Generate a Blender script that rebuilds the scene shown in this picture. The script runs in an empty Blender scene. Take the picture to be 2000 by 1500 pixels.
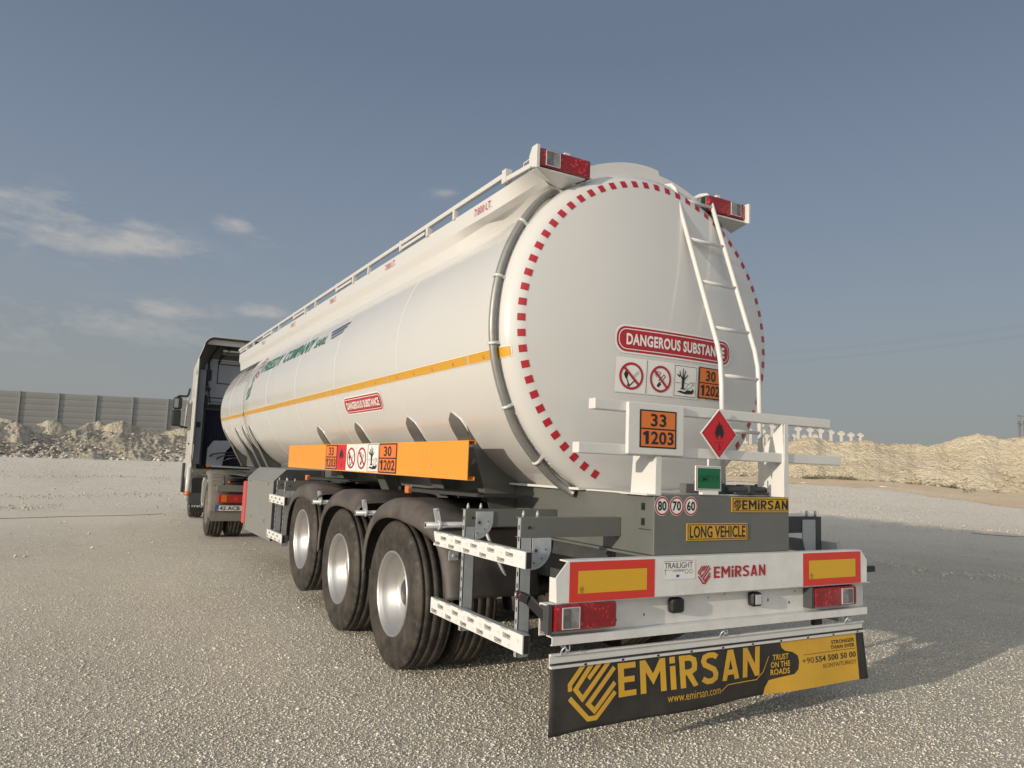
import bpy, bmesh, math, random
from mathutils import Vector, Matrix
from mathutils.noise import noise as pnoise, fractal
random.seed(7)
C = bpy.context.scene.collection
sc = bpy.context.scene
R_ = math.radians

# ------------------------------------------------------------------ camera
cam = bpy.data.cameras.new('camera'); co = bpy.data.objects.new('camera', cam); C.objects.link(co)
CP = Vector((-3.3043, -3.1737, 1.4695))
yaw, pit, rol = R_(29.4502), R_(6.3474), R_(2.0538)
F = Vector((math.sin(yaw)*math.cos(pit), math.cos(yaw)*math.cos(pit), math.sin(pit)))
Rt = Vector((math.cos(yaw), -math.sin(yaw), 0)); Up = Rt.cross(F)
R2 = Rt*math.cos(rol) + Up*math.sin(rol); U2 = -Rt*math.sin(rol) + Up*math.cos(rol)
mw = Matrix((R2, U2, -F)).transposed().to_4x4(); mw.translation = CP
co.matrix_world = mw
cam.sensor_width = 36; cam.lens = 36*1455.84/2000
cam.clip_start = 0.05; cam.clip_end = 3000
sc.camera = co
sc.render.resolution_x = 1024; sc.render.resolution_y = 768
sc.view_settings.view_transform = 'Standard'; sc.view_settings.look = 'None'
sc.view_settings.exposure = 0.08; sc.view_settings.gamma = 1
SUN_D = Vector((1, 0.2, -0.18)).normalized()           # direction the light travels
sun = bpy.data.lights.new('sun', 'SUN'); so = bpy.data.objects.new('sun', sun); C.objects.link(so)
sun.energy = 3.5; sun.angle = R_(0.5); sun.color = (1.0, 0.87, 0.70)
so.rotation_mode = 'QUATERNION'; so.rotation_quaternion = SUN_D.to_track_quat('-Z', 'Y')

# ------------------------------------------------------------------ node helper
class NT:
    def __init__(s, nt): s.nt = nt; s.nt.nodes.clear()
    def n(s, t, ins=None, **kw):
        nd = s.nt.nodes.new(t)
        for k, v in kw.items(): setattr(nd, k, v)
        for k, v in (ins or {}).items():
            if isinstance(v, bpy.types.NodeSocket): s.nt.links.new(v, nd.inputs[k])
            else: nd.inputs[k].default_value = v
        return nd
    def math(s, op, a, b=None, c=None, clamp=False):
        i = {0: a}
        if b is not None: i[1] = b
        if c is not None: i[2] = c
        return s.n('ShaderNodeMath', i, operation=op, use_clamp=clamp).outputs[0]
    def vm(s, op, a, b=None, out=0):
        i = {0: a}
        if b is not None: i[1] = b
        return s.n('ShaderNodeVectorMath', i, operation=op).outputs[out]
    def mix(s, f, a, b, bt='MIX'):
        nd = s.n('ShaderNodeMix', None, data_type='RGBA', blend_type=bt)
        for k, v in ((0, f), (6, a), (7, b)):
            if isinstance(v, bpy.types.NodeSocket): s.nt.links.new(v, nd.inputs[k])
            else: nd.inputs[k].default_value = v if k == 0 else (tuple(v)+(1,))[:4]
        return nd.outputs[2]
    def ramp(s, f, st, interp='LINEAR'):
        nd = s.n('ShaderNodeValToRGB', {0: f}); e = nd.color_ramp.elements; nd.color_ramp.interpolation = interp
        while len(e) < len(st): e.new(0.5)
        for el, (p, c) in zip(e, st): el.position = p; el.color = (tuple(c)+(1,))[:4] if not isinstance(c, (int, float)) else (c, c, c, 1)
        return nd.outputs[0]

# ------------------------------------------------------------------ sky
world = bpy.data.worlds.new('World'); sc.world = world; world.use_nodes = True
w = NT(world.node_tree)
tc = w.n('ShaderNodeTexCoord').outputs['Generated']
nrm = w.vm('NORMALIZE', tc)
sep = w.n('ShaderNodeSeparateXYZ', {0: nrm})
el = sep.outputs[2]
sky = w.ramp(w.math('MULTIPLY_ADD', el, 0.5, 0.5), [
    (0.0, (.20, .18, .15)), (0.497, (.24, .24, .23)), (0.505, (.283, .300, .300)), (0.545, (.272, .305, .325)), (0.60, (.25, .30, .36)),
    (0.67, (.200, .252, .335)), (0.75, (.145, .190, .268)), (0.85, (.135, .175, .245)), (1.0, (.15, .185, .25))])
# whiter haze towards the left horizon (nearer the sun), bluer to the right
side = w.math('MULTIPLY_ADD', w.vm('DOT_PRODUCT', nrm, (-0.75, 0.66, 0.0), out=1), 0.5, 0.5, clamp=True)
low = w.ramp(el, [(0.0, 1.0), (0.10, .75), (0.24, 0.0)])
sky = w.mix(w.math('MULTIPLY', w.math('MULTIPLY', side, low), 0.55), sky, (.335, .335, .325))
nish = w.n('ShaderNodeTexSky', None, sky_type='NISHITA', sun_disc=False, sun_elevation=R_(10), sun_rotation=math.atan2(-SUN_D.x, -SUN_D.y), dust_density=3.0)
nc = w.mix(1.0, nish.outputs[0], (.08, .08, .08), 'MULTIPLY')
sky = w.mix(0.12, sky, nc)
# sun-side sky glow, added and shifted behind the camera to brighten rear faces
sd_ = w.math('SUBTRACT', 1.0, w.vm('DOT_PRODUCT', nrm, tuple((-SUN_D+Vector((.1, -.62, .25))).normalized()), out=1))
glow = w.math('MULTIPLY', w.math('EXPONENT', w.math('MULTIPLY', sd_, -3.8)), 1.45)
upper = w.ramp(el, [(-.0, 0.), (.02, 1.)]); glow = w.math('MULTIPLY', glow, upper)
sky = w.mix(1.0, sky, w.n('ShaderNodeCombineColor', {0: glow, 1: w.math('MULTIPLY', glow, .93), 2: w.math('MULTIPLY', glow, .80)}).outputs[0], 'ADD')
n1 = w.n('ShaderNodeTexNoise', {'Vector': w.vm('MULTIPLY', nrm, (1, 1, 3.2)), 'Scale': 9.0, 'Detail': 8.0, 'Roughness': .62})
n2 = w.n('ShaderNodeTexNoise', {'Vector': w.vm('MULTIPLY', nrm, (1, 1, 2.4)), 'Scale': 26.0, 'Detail': 6.0, 'Roughness': .6})
nz = w.math('ADD', w.math('MULTIPLY', n1.outputs[0], 0.6), w.math('MULTIPLY', n2.outputs[0], 0.4))
def pixdir(u, v): return (F + R2*((u-1000)/1455.84) - U2*((v-750)/1455.84)).normalized()
acc = None
# drifting clouds: direction, half-size sideways and up (radians), density
for (u, v, a, b, k) in ((40, 415, .085, .020, .95), (90, 445, .055, .024, 1.1), (150, 470, .05, .016, .7), (120, 385, .035, .014, .6),
                        (265, 440, .045, .011, .65), (290, 476, .055, .013, 1.25), (200, 478, .04, .016, .8), (350, 490, .035, .010, .55),
                        (455, 437, .021, .0095, 1.25), (512, 607, .026, .0085, 1.25), (180, 625, .16, .022, .55), (330, 605, .06, .012, .75),
                        (20, 640, .12, .03, .4), (870, 377, .022, .006, .6), (520, 470, .03, .008, .4), (940, 560, .06, .012, .3), (160, 520, .02, .008, .4)):
    d = pixdir(u, v); t1 = Vector((d.y, -d.x, 0)).normalized(); t2 = t1.cross(d)
    x = w.math('DIVIDE', w.vm('DOT_PRODUCT', nrm, tuple(t1), out=1), a)
    y = w.math('DIVIDE', w.vm('DOT_PRODUCT', nrm, tuple(t2), out=1), b)
    fr = w.math('GREATER_THAN', w.vm('DOT_PRODUCT', nrm, tuple(d), out=1), 0)
    r2 = w.math('ADD', w.math('MULTIPLY', x, x), w.math('MULTIPLY', y, y))
    m = w.math('MULTIPLY', w.math('EXPONENT', w.math('MULTIPLY', r2, -0.8)), k)
    m = w.math('MULTIPLY', m, fr)
    acc = m if acc is None else w.math('MAXIMUM', acc, m)
dens = w.math('MULTIPLY', w.math('ADD', w.math('MULTIPLY', acc, .46), w.math('MULTIPLY_ADD', nz, 2.9, -1.52)), 1.5, clamp=True)
dens = w.math('MULTIPLY', dens, w.math('MULTIPLY', acc, 1.6, clamp=True), clamp=True)
sky = w.mix(w.math('MULTIPLY', dens, .8), sky, (.47, .45, .43))
bg = w.n('ShaderNodeBackground', {0: sky, 1: 1.0})
wo = w.n('ShaderNodeOutputWorld', {0: bg.outputs[0]})

# ------------------------------------------------------------------ materials
MATS = {}
def mat(name, col, rough=.5, metal=0., coat=0., bump=None, var=None, spec=.5, emit=None, alpha=None, trans=0.):
    m = bpy.data.materials.new(name); m.use_nodes = True; t = NT(m.node_tree)
    b = t.n('ShaderNodeBsdfPrincipled', {'Roughness': rough, 'Metallic': metal, 'Coat Weight': coat, 'Coat Roughness': .08, 'Specular IOR Level': spec})
    o = t.n('ShaderNodeTexCoord').outputs['Object']
    c4 = tuple(col)+(1,)
    if var:      # (scale, amount, colour2, roughness change)
        nz_ = t.n('ShaderNodeTexNoise', {'Vector': o, 'Scale': var[0], 'Detail': 7., 'Roughness': .62}).outputs[0]
        f = t.ramp(nz_, [(.38, 0.), (.68, 1.)])
        f = t.math('MULTIPLY', f, var[1])
        t.nt.links.new(t.mix(f, col, var[2]), b.inputs['Base Color'])
        t.nt.links.new(t.math('MULTIPLY_ADD', f, var[3] if len(var) > 3 else .15, rough, clamp=True), b.inputs['Roughness'])
    else: b.inputs['Base Color'].default_value = c4
    if bump:     # (scale, distance)
        bn = t.n('ShaderNodeTexNoise', {'Vector': o, 'Scale': bump[0], 'Detail': bump[2] if len(bump) > 2 else 4.})
        bb = t.n('ShaderNodeBump', {'Height': bn.outputs[0], 'Distance': bump[1], 'Strength': 1.0})
        t.nt.links.new(bb.outputs[0], b.inputs['Normal'])
    if emit: b.inputs['Emission Color'].default_value = tuple(emit[0])+(1,); b.inputs['Emission Strength'].default_value = emit[1]
    if trans: b.inputs['Transmission Weight'].default_value = trans
    t.n('ShaderNodeOutputMaterial', {0: b.outputs[0]})
    MATS[name] = m; m.diffuse_color = c4
    return m
mat('white_paint', (.58, .575, .56), .30, coat=.5, bump=(2.2, .003, 1.), var=(1.3, .25, (.53, .52, .495)))
mat('tank_white', (.565, .563, .55), .20, coat=.7, bump=(1.3, .012, .6), var=(.8, .22, (.53, .525, .505)))
mat('white_bracket', (.60, .60, .585), .42, var=(6, .3, (.50, .49, .46)), bump=(30, .0008))
mat('bumper_white', (.66, .66, .65), .40, var=(5, .45, (.44, .43, .40)), bump=(9, .0015))
mat('frame_grey', (.105, .112, .107), .38, var=(3.5, .55, (.13, .135, .12)), bump=(25, .0008), coat=.25)
mat('frame_dark', (.035, .040, .045), .55, var=(5, .5, (.075, .075, .07)))
mat('cabinet_grey', (.17, .18, .175), .42, var=(3, .4, (.22, .22, .2)))
mat('black', (.012, .012, .014), .5, var=(9, .4, (.035, .033, .03)))
mat('deep_black', (.006, .006, .007), .7)
mat('plastic', (.050, .045, .043), .55, var=(4, .9, (.115, .10, .088), .2), bump=(60, .0006))
mat('galv', (.36, .39, .41), .40, metal=.35, var=(14, .6, (.47, .49, .50)), bump=(60, .0003))
mat('zinc', (.42, .47, .53), .35, metal=.4, var=(11, .7, (.62, .62, .58)))
mat('rim', (.44, .44, .445), .34, metal=.7, var=(9, .35, (.45, .42, .38)))
mat('hose', (.30, .30, .29), .42, metal=.5, var=(18, .4, (.2, .19, .17)))
mat('rail_film', (.66, .66, .65), .35, var=(12, .25, (.55, .55, .54)))
mat('orange_paint', (.72, .285, .025), .38, coat=.3, var=(2, .3, (.66, .24, .02)))
mat('placard_orange', (.62, .16, .030), .5)
mat('red_sticker', (.36, .010, .020), .38, coat=.2)
mat('red_sign', (.50, .014, .022), .42)
mat('board_red', (.56, .030, .018), .35, coat=.4)
mat('yellow_reflective', (.62, .36, .018), .35, coat=.3)
mat('plate_yellow', (.50, .29, .03), .42)
mat('stripe_yellow', (.66, .36, .02), .36, coat=.2)
mat('sticker_white', (.70, .69, .67), .4, coat=.2)
mat('ink', (.012, .012, .014), .45)
mat('grey_ink', (.45, .45, .46), .45)
mat('green_sign', (.004, .115, .045), .4)
mat('green_dark', (.006, .075, .035), .4)
mat('green_letter', (.012, .13, .09), .4)
mat('blue_letter', (.045, .06, .14), .4)
mat('wing_grey', (.10, .13, .14), .4)
mat('blue', (.02, .08, .35), .4)
mat('plate_white', (.5, .49, .46), .5)
mat('rubber_flap', (.018, .017, .016), .42, var=(5, .6, (.05, .046, .04)), bump=(6, .004))
mat('flap_yellow', (.58, .335, .03), .45, var=(6, .5, (.46, .27, .04)), bump=(6, .003))
mat('lamp_black', (.012, .012, .013), .32)
mat('lens_amber', (.55, .13, .015), .2, coat=.5)
mat('lens_clear', (.26, .26, .25), .15, coat=.8, var=(22, .9, (.10, .10, .095)))
mat('lens_smoke', (.07, .07, .072), .12, coat=.9, var=(30, .8, (.16, .16, .155)))
mat('cab_white', (.50, .495, .475), .35, coat=.4, var=(2, .3, (.5, .48, .44)))
mat('cab_grey', (.24, .265, .30), .42, var=(3, .4, (.19, .205, .23)))
mat('cab_inner', (.105, .11, .095), .6, var=(3, .5, (.15, .15, .13)))
mat('pleat_blue', (.012, .015, .03), .7, var=(14, .6, (.022, .026, .045)))
mat('fender_dusty', (.13, .12, .105), .75, var=(7, .6, (.20, .185, .16)))
mat('mirror_glass', (.30, .31, .32), .05, metal=1.)
mat('glass_dark', (.02, .022, .025), .08, coat=1.)
mat('dirty_red', (.30, .022, .016), .35, coat=.3)
mat('red_box', (.45, .06, .06), .5)
mat('concrete', (.42, .40, .36), .85, var=(2.0, .5, (.34, .32, .28)), bump=(12, .01))
mat('pylon_steel', (.20, .21, .23), .6, metal=.3)
mat('cable_black', (.03, .03, .03), .6)
mat('film_torn', (.25, .25, .25), .5)

# red tail-lamp lens: moulded prism pattern, sparkle painted in as brighter dots
def lens_mat():
    m = bpy.data.materials.new('lens_red'); m.use_nodes = True; t = NT(m.node_tree)
    o = t.n('ShaderNodeTexCoord').outputs['Object']
    b = t.n('ShaderNodeBsdfPrincipled', {'Roughness': .2, 'Coat Weight': .5})
    v = t.n('ShaderNodeTexVoronoi', {'Vector': t.vm('MULTIPLY', o, (1, 0, 1)), 'Scale': 45.}, feature='F1')
    g = t.ramp(v.outputs['Distance'], [(.05, 1.), (.50, 0.)])
    nz_ = t.n('ShaderNodeTexNoise', {'Vector': o, 'Scale': 9.}).outputs[0]
    col = t.mix(t.math('MULTIPLY', g, t.ramp(nz_, [(.42, 0.), (.56, 1.)])), (.28, .003, .009), (.95, .06, .07))
    t.nt.links.new(col, b.inputs['Base Color'])
    wv = t.n('ShaderNodeTexWave', {'Vector': o, 'Scale': 90., 'Distortion': .2}, bands_direction='Z')
    bb = t.n('ShaderNodeBump', {'Height': t.math('ADD', wv.outputs[1], v.outputs['Distance']), 'Distance': .002, 'Strength': .8})
    t.nt.links.new(bb.outputs[0], b.inputs['Normal'])
    t.n('ShaderNodeOutputMaterial', {0: b.outputs[0]}); MATS['lens_red'] = m
lens_mat()
def tyre_mat():
    m = bpy.data.materials.new('tyre'); m.use_nodes = True; t = NT(m.node_tree)
    o = t.n('ShaderNodeTexCoord').outputs['Object']
    s = t.n('ShaderNodeSeparateXYZ', {0: o})
    b = t.n('ShaderNodeBsdfPrincipled', {'Roughness': .62, 'Specular IOR Level': .35})
    rad = t.math('SQRT', t.math('ADD', t.math('MULTIPLY', s.outputs[1], s.outputs[1]), t.math('MULTIPLY', s.outputs[2], s.outputs[2])))
    n = t.n('ShaderNodeTexNoise', {'Vector': o, 'Scale': 7., 'Detail': 8., 'Roughness': .7}).outputs[0]
    n3 = t.n('ShaderNodeTexNoise', {'Vector': o, 'Scale': 60., 'Detail': 3.}).outputs[0]
    f = t.math('MULTIPLY', t.ramp(n, [(.36, 0.), (.66, 1.)]), t.math('MULTIPLY_ADD', n3, .7, .45))
    col = t.mix(f, (.017, .016, .016), (.080, .069, .055))
    t.nt.links.new(col, b.inputs['Base Color'])
    sc_ = t.ramp(t.n('ShaderNodeTexNoise', {'Vector': t.vm('MULTIPLY', o, (1., 1., 1.)), 'Scale': 26., 'Detail': 5., 'Roughness': .8}).outputs[0], [(.56, 0.), (.70, 1.)])
    edge_ = t.ramp(rad, [(.47, 0.), (.505, 1.), (.527, .55)])
    col = t.mix(t.math('MULTIPLY', t.math('MULTIPLY_ADD', edge_, .5, .18), sc_), col, (.16, .14, .115)); t.nt.links.new(col, b.inputs['Base Color'])
    rings = t.math('SINE', t.math('MULTIPLY', rad, 260.))
    h = t.math('ADD', t.math('MULTIPLY', rings, .25), n3)
    bb = t.n('ShaderNodeBump', {'Height': h, 'Distance': .0025, 'Strength': .7})
    t.nt.links.new(bb.outputs[0], b.inputs['Normal'])
    t.n('ShaderNodeOutputMaterial', {0: b.outputs[0]}); MATS['tyre'] = m
tyre_mat()
# reflective tape with its fine cell pattern, printed ticks and cut joints
def tape_mat():
    m = bpy.data.materials.new('tape'); m.use_nodes = True; t = NT(m.node_tree)
    o = t.n('ShaderNodeTexCoord').outputs['Object']; s = t.n('ShaderNodeSeparateXYZ', {0: o})
    b = t.n('ShaderNodeBsdfPrincipled', {'Roughness': .3, 'Coat Weight': .4})
    a = t.math('SINE', t.math('MULTIPLY', t.math('ADD', s.outputs[1], s.outputs[2]), 400.))
    c = t.math('SINE', t.math('MULTIPLY', t.math('SUBTRACT', s.outputs[1], s.outputs[2]), 400.))
    col = t.mix(t.math('MULTIPLY_ADD', t.math('MULTIPLY', a, c), .5, .5), (.46, .22, .008), (.66, .36, .025))
    t.nt.links.new(col, b.inputs['Base Color'])
    t.n('ShaderNodeOutputMaterial', {0: b.outputs[0]}); MATS['tape'] = m
tape_mat()

# ------------------------------------------------------------------ object helpers
def tag(o, label=None, cat=None, group=None, kind=None):
    if label: o['label'] = label
    if cat: o['category'] = cat
    if group: o['group'] = group
    if kind: o['kind'] = kind
    return o
def empty(name, loc=(0, 0, 0), rz=0):
    o = bpy.data.objects.new(name, None); C.objects.link(o); o.location = loc; o.rotation_euler = (0, 0, rz); o.empty_display_size = .3
    return o
def wire(parent, o):
    if parent is not None: o.parent = parent
class MB:
    def __init__(s): s.v = []; s.f = []; s.m = []; s.mats = []; s.cm = 0; s.sm = []; s.smooth = False
    def mat(s, name):
        if name not in s.mats: s.mats.append(name)
        s.cm = s.mats.index(name); return s
    def add(s, vs, fs):
        b = len(s.v); s.v += [tuple(p) for p in vs]
        for f in fs: s.f.append(tuple(b+i for i in f)); s.m.append(s.cm); s.sm.append(s.smooth)
        return s
    def box(s, x0, x1, y0, y1, z0, z1):
        vs = [(x, y, z) for z in (z0, z1) for y in (y0, y1) for x in (x0, x1)]
        return s.add(vs, [(0, 2, 3, 1), (4, 5, 7, 6), (0, 1, 5, 4), (2, 6, 7, 3), (0, 4, 6, 2), (1, 3, 7, 5)])
    def hexa(s, b, t):   # bottom quad, top quad
        return s.add(list(b)+list(t), [(0, 3, 2, 1), (4, 5, 6, 7), (0, 1, 5, 4), (1, 2, 6, 5), (2, 3, 7, 6), (3, 0, 4, 7)])
    def bar(s, a, b, wd, ht, up=(0, 0, 1)):
        a = Vector(a); b = Vector(b); d = (b-a).normalized(); u = Vector(up)
        sd = d.cross(u)
        if sd.length < 1e-4: sd = d.cross(Vector((1, 0, 0)))
        sd.normalize(); u = sd.cross(d)
        q = lambda p: [p+sd*(i*wd/2)+u*(j*ht/2) for i, j in ((-1, -1), (1, -1), (1, 1), (-1, 1))]
        return s.hexa(q(a), q(b))
    def prism(s, pts, ax, a, b):   # polygon in the other two axes extruded along ax from a to b
        def P(p, t): q = list(p); q.insert(ax, t); return q
        n = len(pts); vs = [P(p, a) for p in pts]+[P(p, b) for p in pts]
        fs = [tuple(range(n)), tuple(range(2*n-1, n-1, -1))]+[(i, i+n, (i+1) % n+n, (i+1) % n) for i in range(n)]
        return s.add(vs, fs)
    def tube(s, pts, r, seg=12, caps=True, closed=False):
        pts = [Vector(p) for p in pts]; n = len(pts); vs = []; prev = None
        for i, p in enumerate(pts):
            t = (pts[(i+1) % n if closed else min(i+1, n-1)]-pts[(i-1) if closed else max(i-1, 0)]).normalized()
            if prev is None:
                a = t.cross(Vector((0, 0, 1)));  a = a if a.length > .1 else t.cross(Vector((1, 0, 0)))
            else: a = prev-t*prev.dot(t)
            a.normalize(); prev = a; b2 = t.cross(a)
            rr = r[i] if isinstance(r, (list, tuple)) else r
            for k in range(seg):
                th = 2*math.pi*k/seg; vs.append(p+a*(rr*math.cos(th))+b2*(rr*math.sin(th)))
        fs = []
        for i in range(n if closed else n-1):
            j = (i+1) % n
            for k in range(seg): fs.append((i*seg+k, i*seg+(k+1) % seg, j*seg+(k+1) % seg, j*seg+k))
        sm = s.smooth; s.smooth = True; s.add(vs, fs); s.smooth = sm
        if caps and not closed:
            b = len(s.v)-len(vs)
            s.f.append(tuple(b+k for k in range(seg))[::-1]); s.m.append(s.cm); s.sm.append(False)
            s.f.append(tuple(b+(n-1)*seg+k for k in range(seg))); s.m.append(s.cm); s.sm.append(False)
        return s
    def lathe(s, prof, axis=0, ctr=(0, 0, 0), seg=64, smooth=True, a0=0, a1=2*math.pi):   # prof: (along, radius)
        c = Vector(ctr); vs = []; full = abs(a1-a0-2*math.pi) < 1e-6; ns = seg if full else seg+1
        for (t, r) in prof:
            for k in range(ns):
                th = a0+(a1-a0)*k/seg; p = [r*math.cos(th), r*math.sin(th)]; p.insert(axis, t); vs.append(c+Vector(p))
        fs = []
        for i in range(len(prof)-1):
            for k in range(seg):
                k2 = (k+1) % ns; fs.append((i*ns+k, i*ns+k2, (i+1)*ns+k2, (i+1)*ns+k))
        sm = s.smooth; s.smooth = smooth; s.add(vs, fs); s.smooth = sm
        return s
    def grid(s, fn, nu, nv, smooth=True, closed_u=False):
        vs = [fn(i/(nu if closed_u else nu-1), j/(nv-1)) for j in range(nv) for i in range(nu)]
        fs = []
        for j in range(nv-1):
            for i in range(nu if closed_u else nu-1):
                i2 = (i+1) % nu; fs.append((j*nu+i, j*nu+i2, (j+1)*nu+i2, (j+1)*nu+i))
        sm = s.smooth; s.smooth = smooth; s.add(vs, fs); s.smooth = sm
        return s
    def disc(s, c, ax, r, th=.004, seg=20):
        a = Vector(c); b = Vector(c); a[ax] -= th/2; b[ax] += th/2
        return s.tube([a, b], r, seg)
    def build(s, name, material=None, parent=None, bevel=0, offset=None, solid=0, angle=35, label=None):
        me = bpy.data.meshes.new(name)
        me.from_pydata(s.v, [], s.f)
        ms = s.mats or [material]
        for m_ in ms: me.materials.append(MATS[m_])
        me.polygons.foreach_set('material_index', s.m); me.polygons.foreach_set('use_smooth', s.sm)
        bm = bmesh.new(); bm.from_mesh(me); bmesh.ops.recalc_face_normals(bm, faces=bm.faces); bm.to_mesh(me); bm.free()
        me.update()
        o = bpy.data.objects.new(name, me); C.objects.link(o)
        if parent is not None: o.parent = parent
        if offset is not None:      # put the origin there, keep the geometry in place
            ov = Vector(offset); me.transform(Matrix.Translation(-ov)); o.location = ov
        if solid:
            md = o.modifiers.new('s', 'SOLIDIFY'); md.thickness = solid; md.offset = 0
        if bevel:
            md = o.modifiers.new('b', 'BEVEL'); md.width = bevel; md.segments = 2; md.limit_method = 'ANGLE'; md.angle_limit = R_(angle)
        if label: o['label'] = label
        return o

# ---- flat artwork (stickers, signs, lettering) laid on a surface
_tc = {}
def text_mesh(txt, bold=0.0):
    key = (txt, bold)
    if key in _tc: return _tc[key]
    cu = bpy.data.curves.new('t', 'FONT'); cu.body = txt; cu.size = 1; cu.offset = bold; cu.resolution_u = 3
    cu.space_character = 1.0 + bold*2.2
    o = bpy.data.objects.new('t', cu); C.objects.link(o); bpy.context.view_layer.update()
    me = bpy.data.meshes.new_from_object(o.evaluated_get(bpy.context.evaluated_depsgraph_get()))
    vs = [(v.co.x, v.co.y) for v in me.vertices]; fs = [tuple(p.vertices) for p in me.polygons]
    bpy.data.objects.remove(o); bpy.data.curves.remove(cu); bpy.data.meshes.remove(me)
    _tc[key] = (vs, fs); return vs, fs
class Art:
    def __init__(s): s.it = []
    def poly(s, m, pts, L=0): s.it.append((m, list(pts), [tuple(range(len(pts)))], L)); return s
    def rect(s, m, u0, v0, u1, v1, L=0): return s.poly(m, [(u0, v0), (u1, v0), (u1, v1), (u0, v1)], L)
    def rrect(s, m, u0, v0, u1, v1, r, L=0):
        pts = []
        for cx, cy, a in ((u1-r, v0+r, -90), (u1-r, v1-r, 0), (u0+r, v1-r, 90), (u0+r, v0+r, 180)):
            for k in range(7): t = R_(a+15*k); pts.append((cx+r*math.cos(t), cy+r*math.sin(t)))
        return s.poly(m, pts, L)
    def frame(s, m, u0, v0, u1, v1, t, L=0):
        s.rect(m, u0, v0, u1, v0+t, L); s.rect(m, u0, v1-t, u1, v1, L); s.rect(m, u0, v0+t, u0+t, v1-t, L); return s.rect(m, u1-t, v0+t, u1, v1-t, L)
    def disc(s, m, cu, cv, ru, rv=None, L=0, n=32):
        rv = rv or ru
        return s.poly(m, [(cu+ru*math.cos(2*math.pi*k/n), cv+rv*math.sin(2*math.pi*k/n)) for k in range(n)], L)
    def ring(s, m, cu, cv, ru, t, rv=None, L=0, n=36):
        rv = rv or ru; vs = []
        for q in (0, 1):
            for k in range(n): a = 2*math.pi*k/n; vs.append((cu+(ru-q*t)*math.cos(a), cv+(rv-q*t*rv/ru)*math.sin(a)))
        s.it.append((m, vs, [(k, (k+1) % n, (k+1) % n+n, k+n) for k in range(n)], L)); return s
    def stroke(s, m, pts, t, L=0):
        P = [Vector(p) for p in pts]; a = []; b = []
        for i, p in enumerate(P):
            d0 = (P[i]-P[i-1]).normalized() if i else (P[1]-P[0]).normalized()
            d1 = (P[i+1]-P[i]).normalized() if i < len(P)-1 else d0
            n0 = Vector((-d0.y, d0.x)); n1 = Vector((-d1.y, d1.x)); n = (n0+n1)
            n = n.normalized() if n.length > 1e-6 else n0
            k = t/2/max(.5, n.dot(n0)); a.append(tuple(p+n*k)); b.append(tuple(p-n*k))
        q = len(P); s.it.append((m, a+b, [(i, i+1, i+1+q, i+q) for i in range(q-1)], L)); return s
    def text(s, m, txt, u0, v0, u1, v1, L=0, bold=.0, shear=0, base=True):
        vs, fs = text_mesh(txt, bold)
        xs = [p[0] for p in vs]; ys = [p[1] for p in vs]; x0, x1, y0, y1 = min(xs), max(xs), min(ys), max(ys)
        out = []
        for x, y in vs:
            X = (x-x0)/(x1-x0); Y = (y-y0)/(y1-y0)
            out.append((u0+(u1-u0)*(X*(1-abs(shear))+shear*Y + (0 if shear >= 0 else -shear)), v0+(v1-v0)*Y))
        s.it.append((m, out, fs, L)); return s
    def sub(s, other, u, v, su, sv=None):     # place another artwork (unit square) scaled
        sv = sv or su
        for m, vs, fs, L in other.it: s.it.append((m, [(u+a*su, v+b*sv) for a, b in vs], fs, L))
        return s
    def build(s, name, parent, mp, dl=.0012, cut=None, label=None, base=0.0012):
        mats = []; me = bpy.data.meshes.new(name); bm = bmesh.new()
        for m, vs, fs, L in s.it:
            if m not in mats: mats.append(m)
            b2 = bmesh.new(); bv = [b2.verts.new((x, y, 0)) for x, y in vs]
            for f in fs:
                try: b2.faces.new([bv[i] for i in f])
                except ValueError: pass
            if cut:
                bmesh.ops.triangulate(b2, faces=b2.faces)
                for ax, st in cut:
                    lo = min(v.co[ax] for v in b2.verts); hi = max(v.co[ax] for v in b2.verts)
                    k = math.ceil(lo/st)
                    while k*st < hi:
                        if k*st > lo+1e-5:
                            pn = Vector((0, 0, 0)); pn[ax] = 1; pc = Vector((0, 0, 0)); pc[ax] = k*st
                            bmesh.ops.bisect_plane(b2, geom=b2.verts[:]+b2.edges[:]+b2.faces[:], plane_co=pc, plane_no=pn)
                        k += 1
            mi = mats.index(m); mpv = {}
            for v in b2.verts: mpv[v.index if False else v] = bm.verts.new(mp(v.co.x, v.co.y, base+dl*L))
            for f in b2.faces:
                try: nf = bm.faces.new([mpv[v] for v in f.verts]); nf.material_index = mi
                except ValueError: pass
            b2.free()
        bm.to_mesh(me); bm.free()
        for m in mats: me.materials.append(MATS[m])
        o = bpy.data.objects.new(name, me); C.objects.link(o)
        if parent is not None: o.parent = parent
        if label: o['label'] = label
        return o
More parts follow.
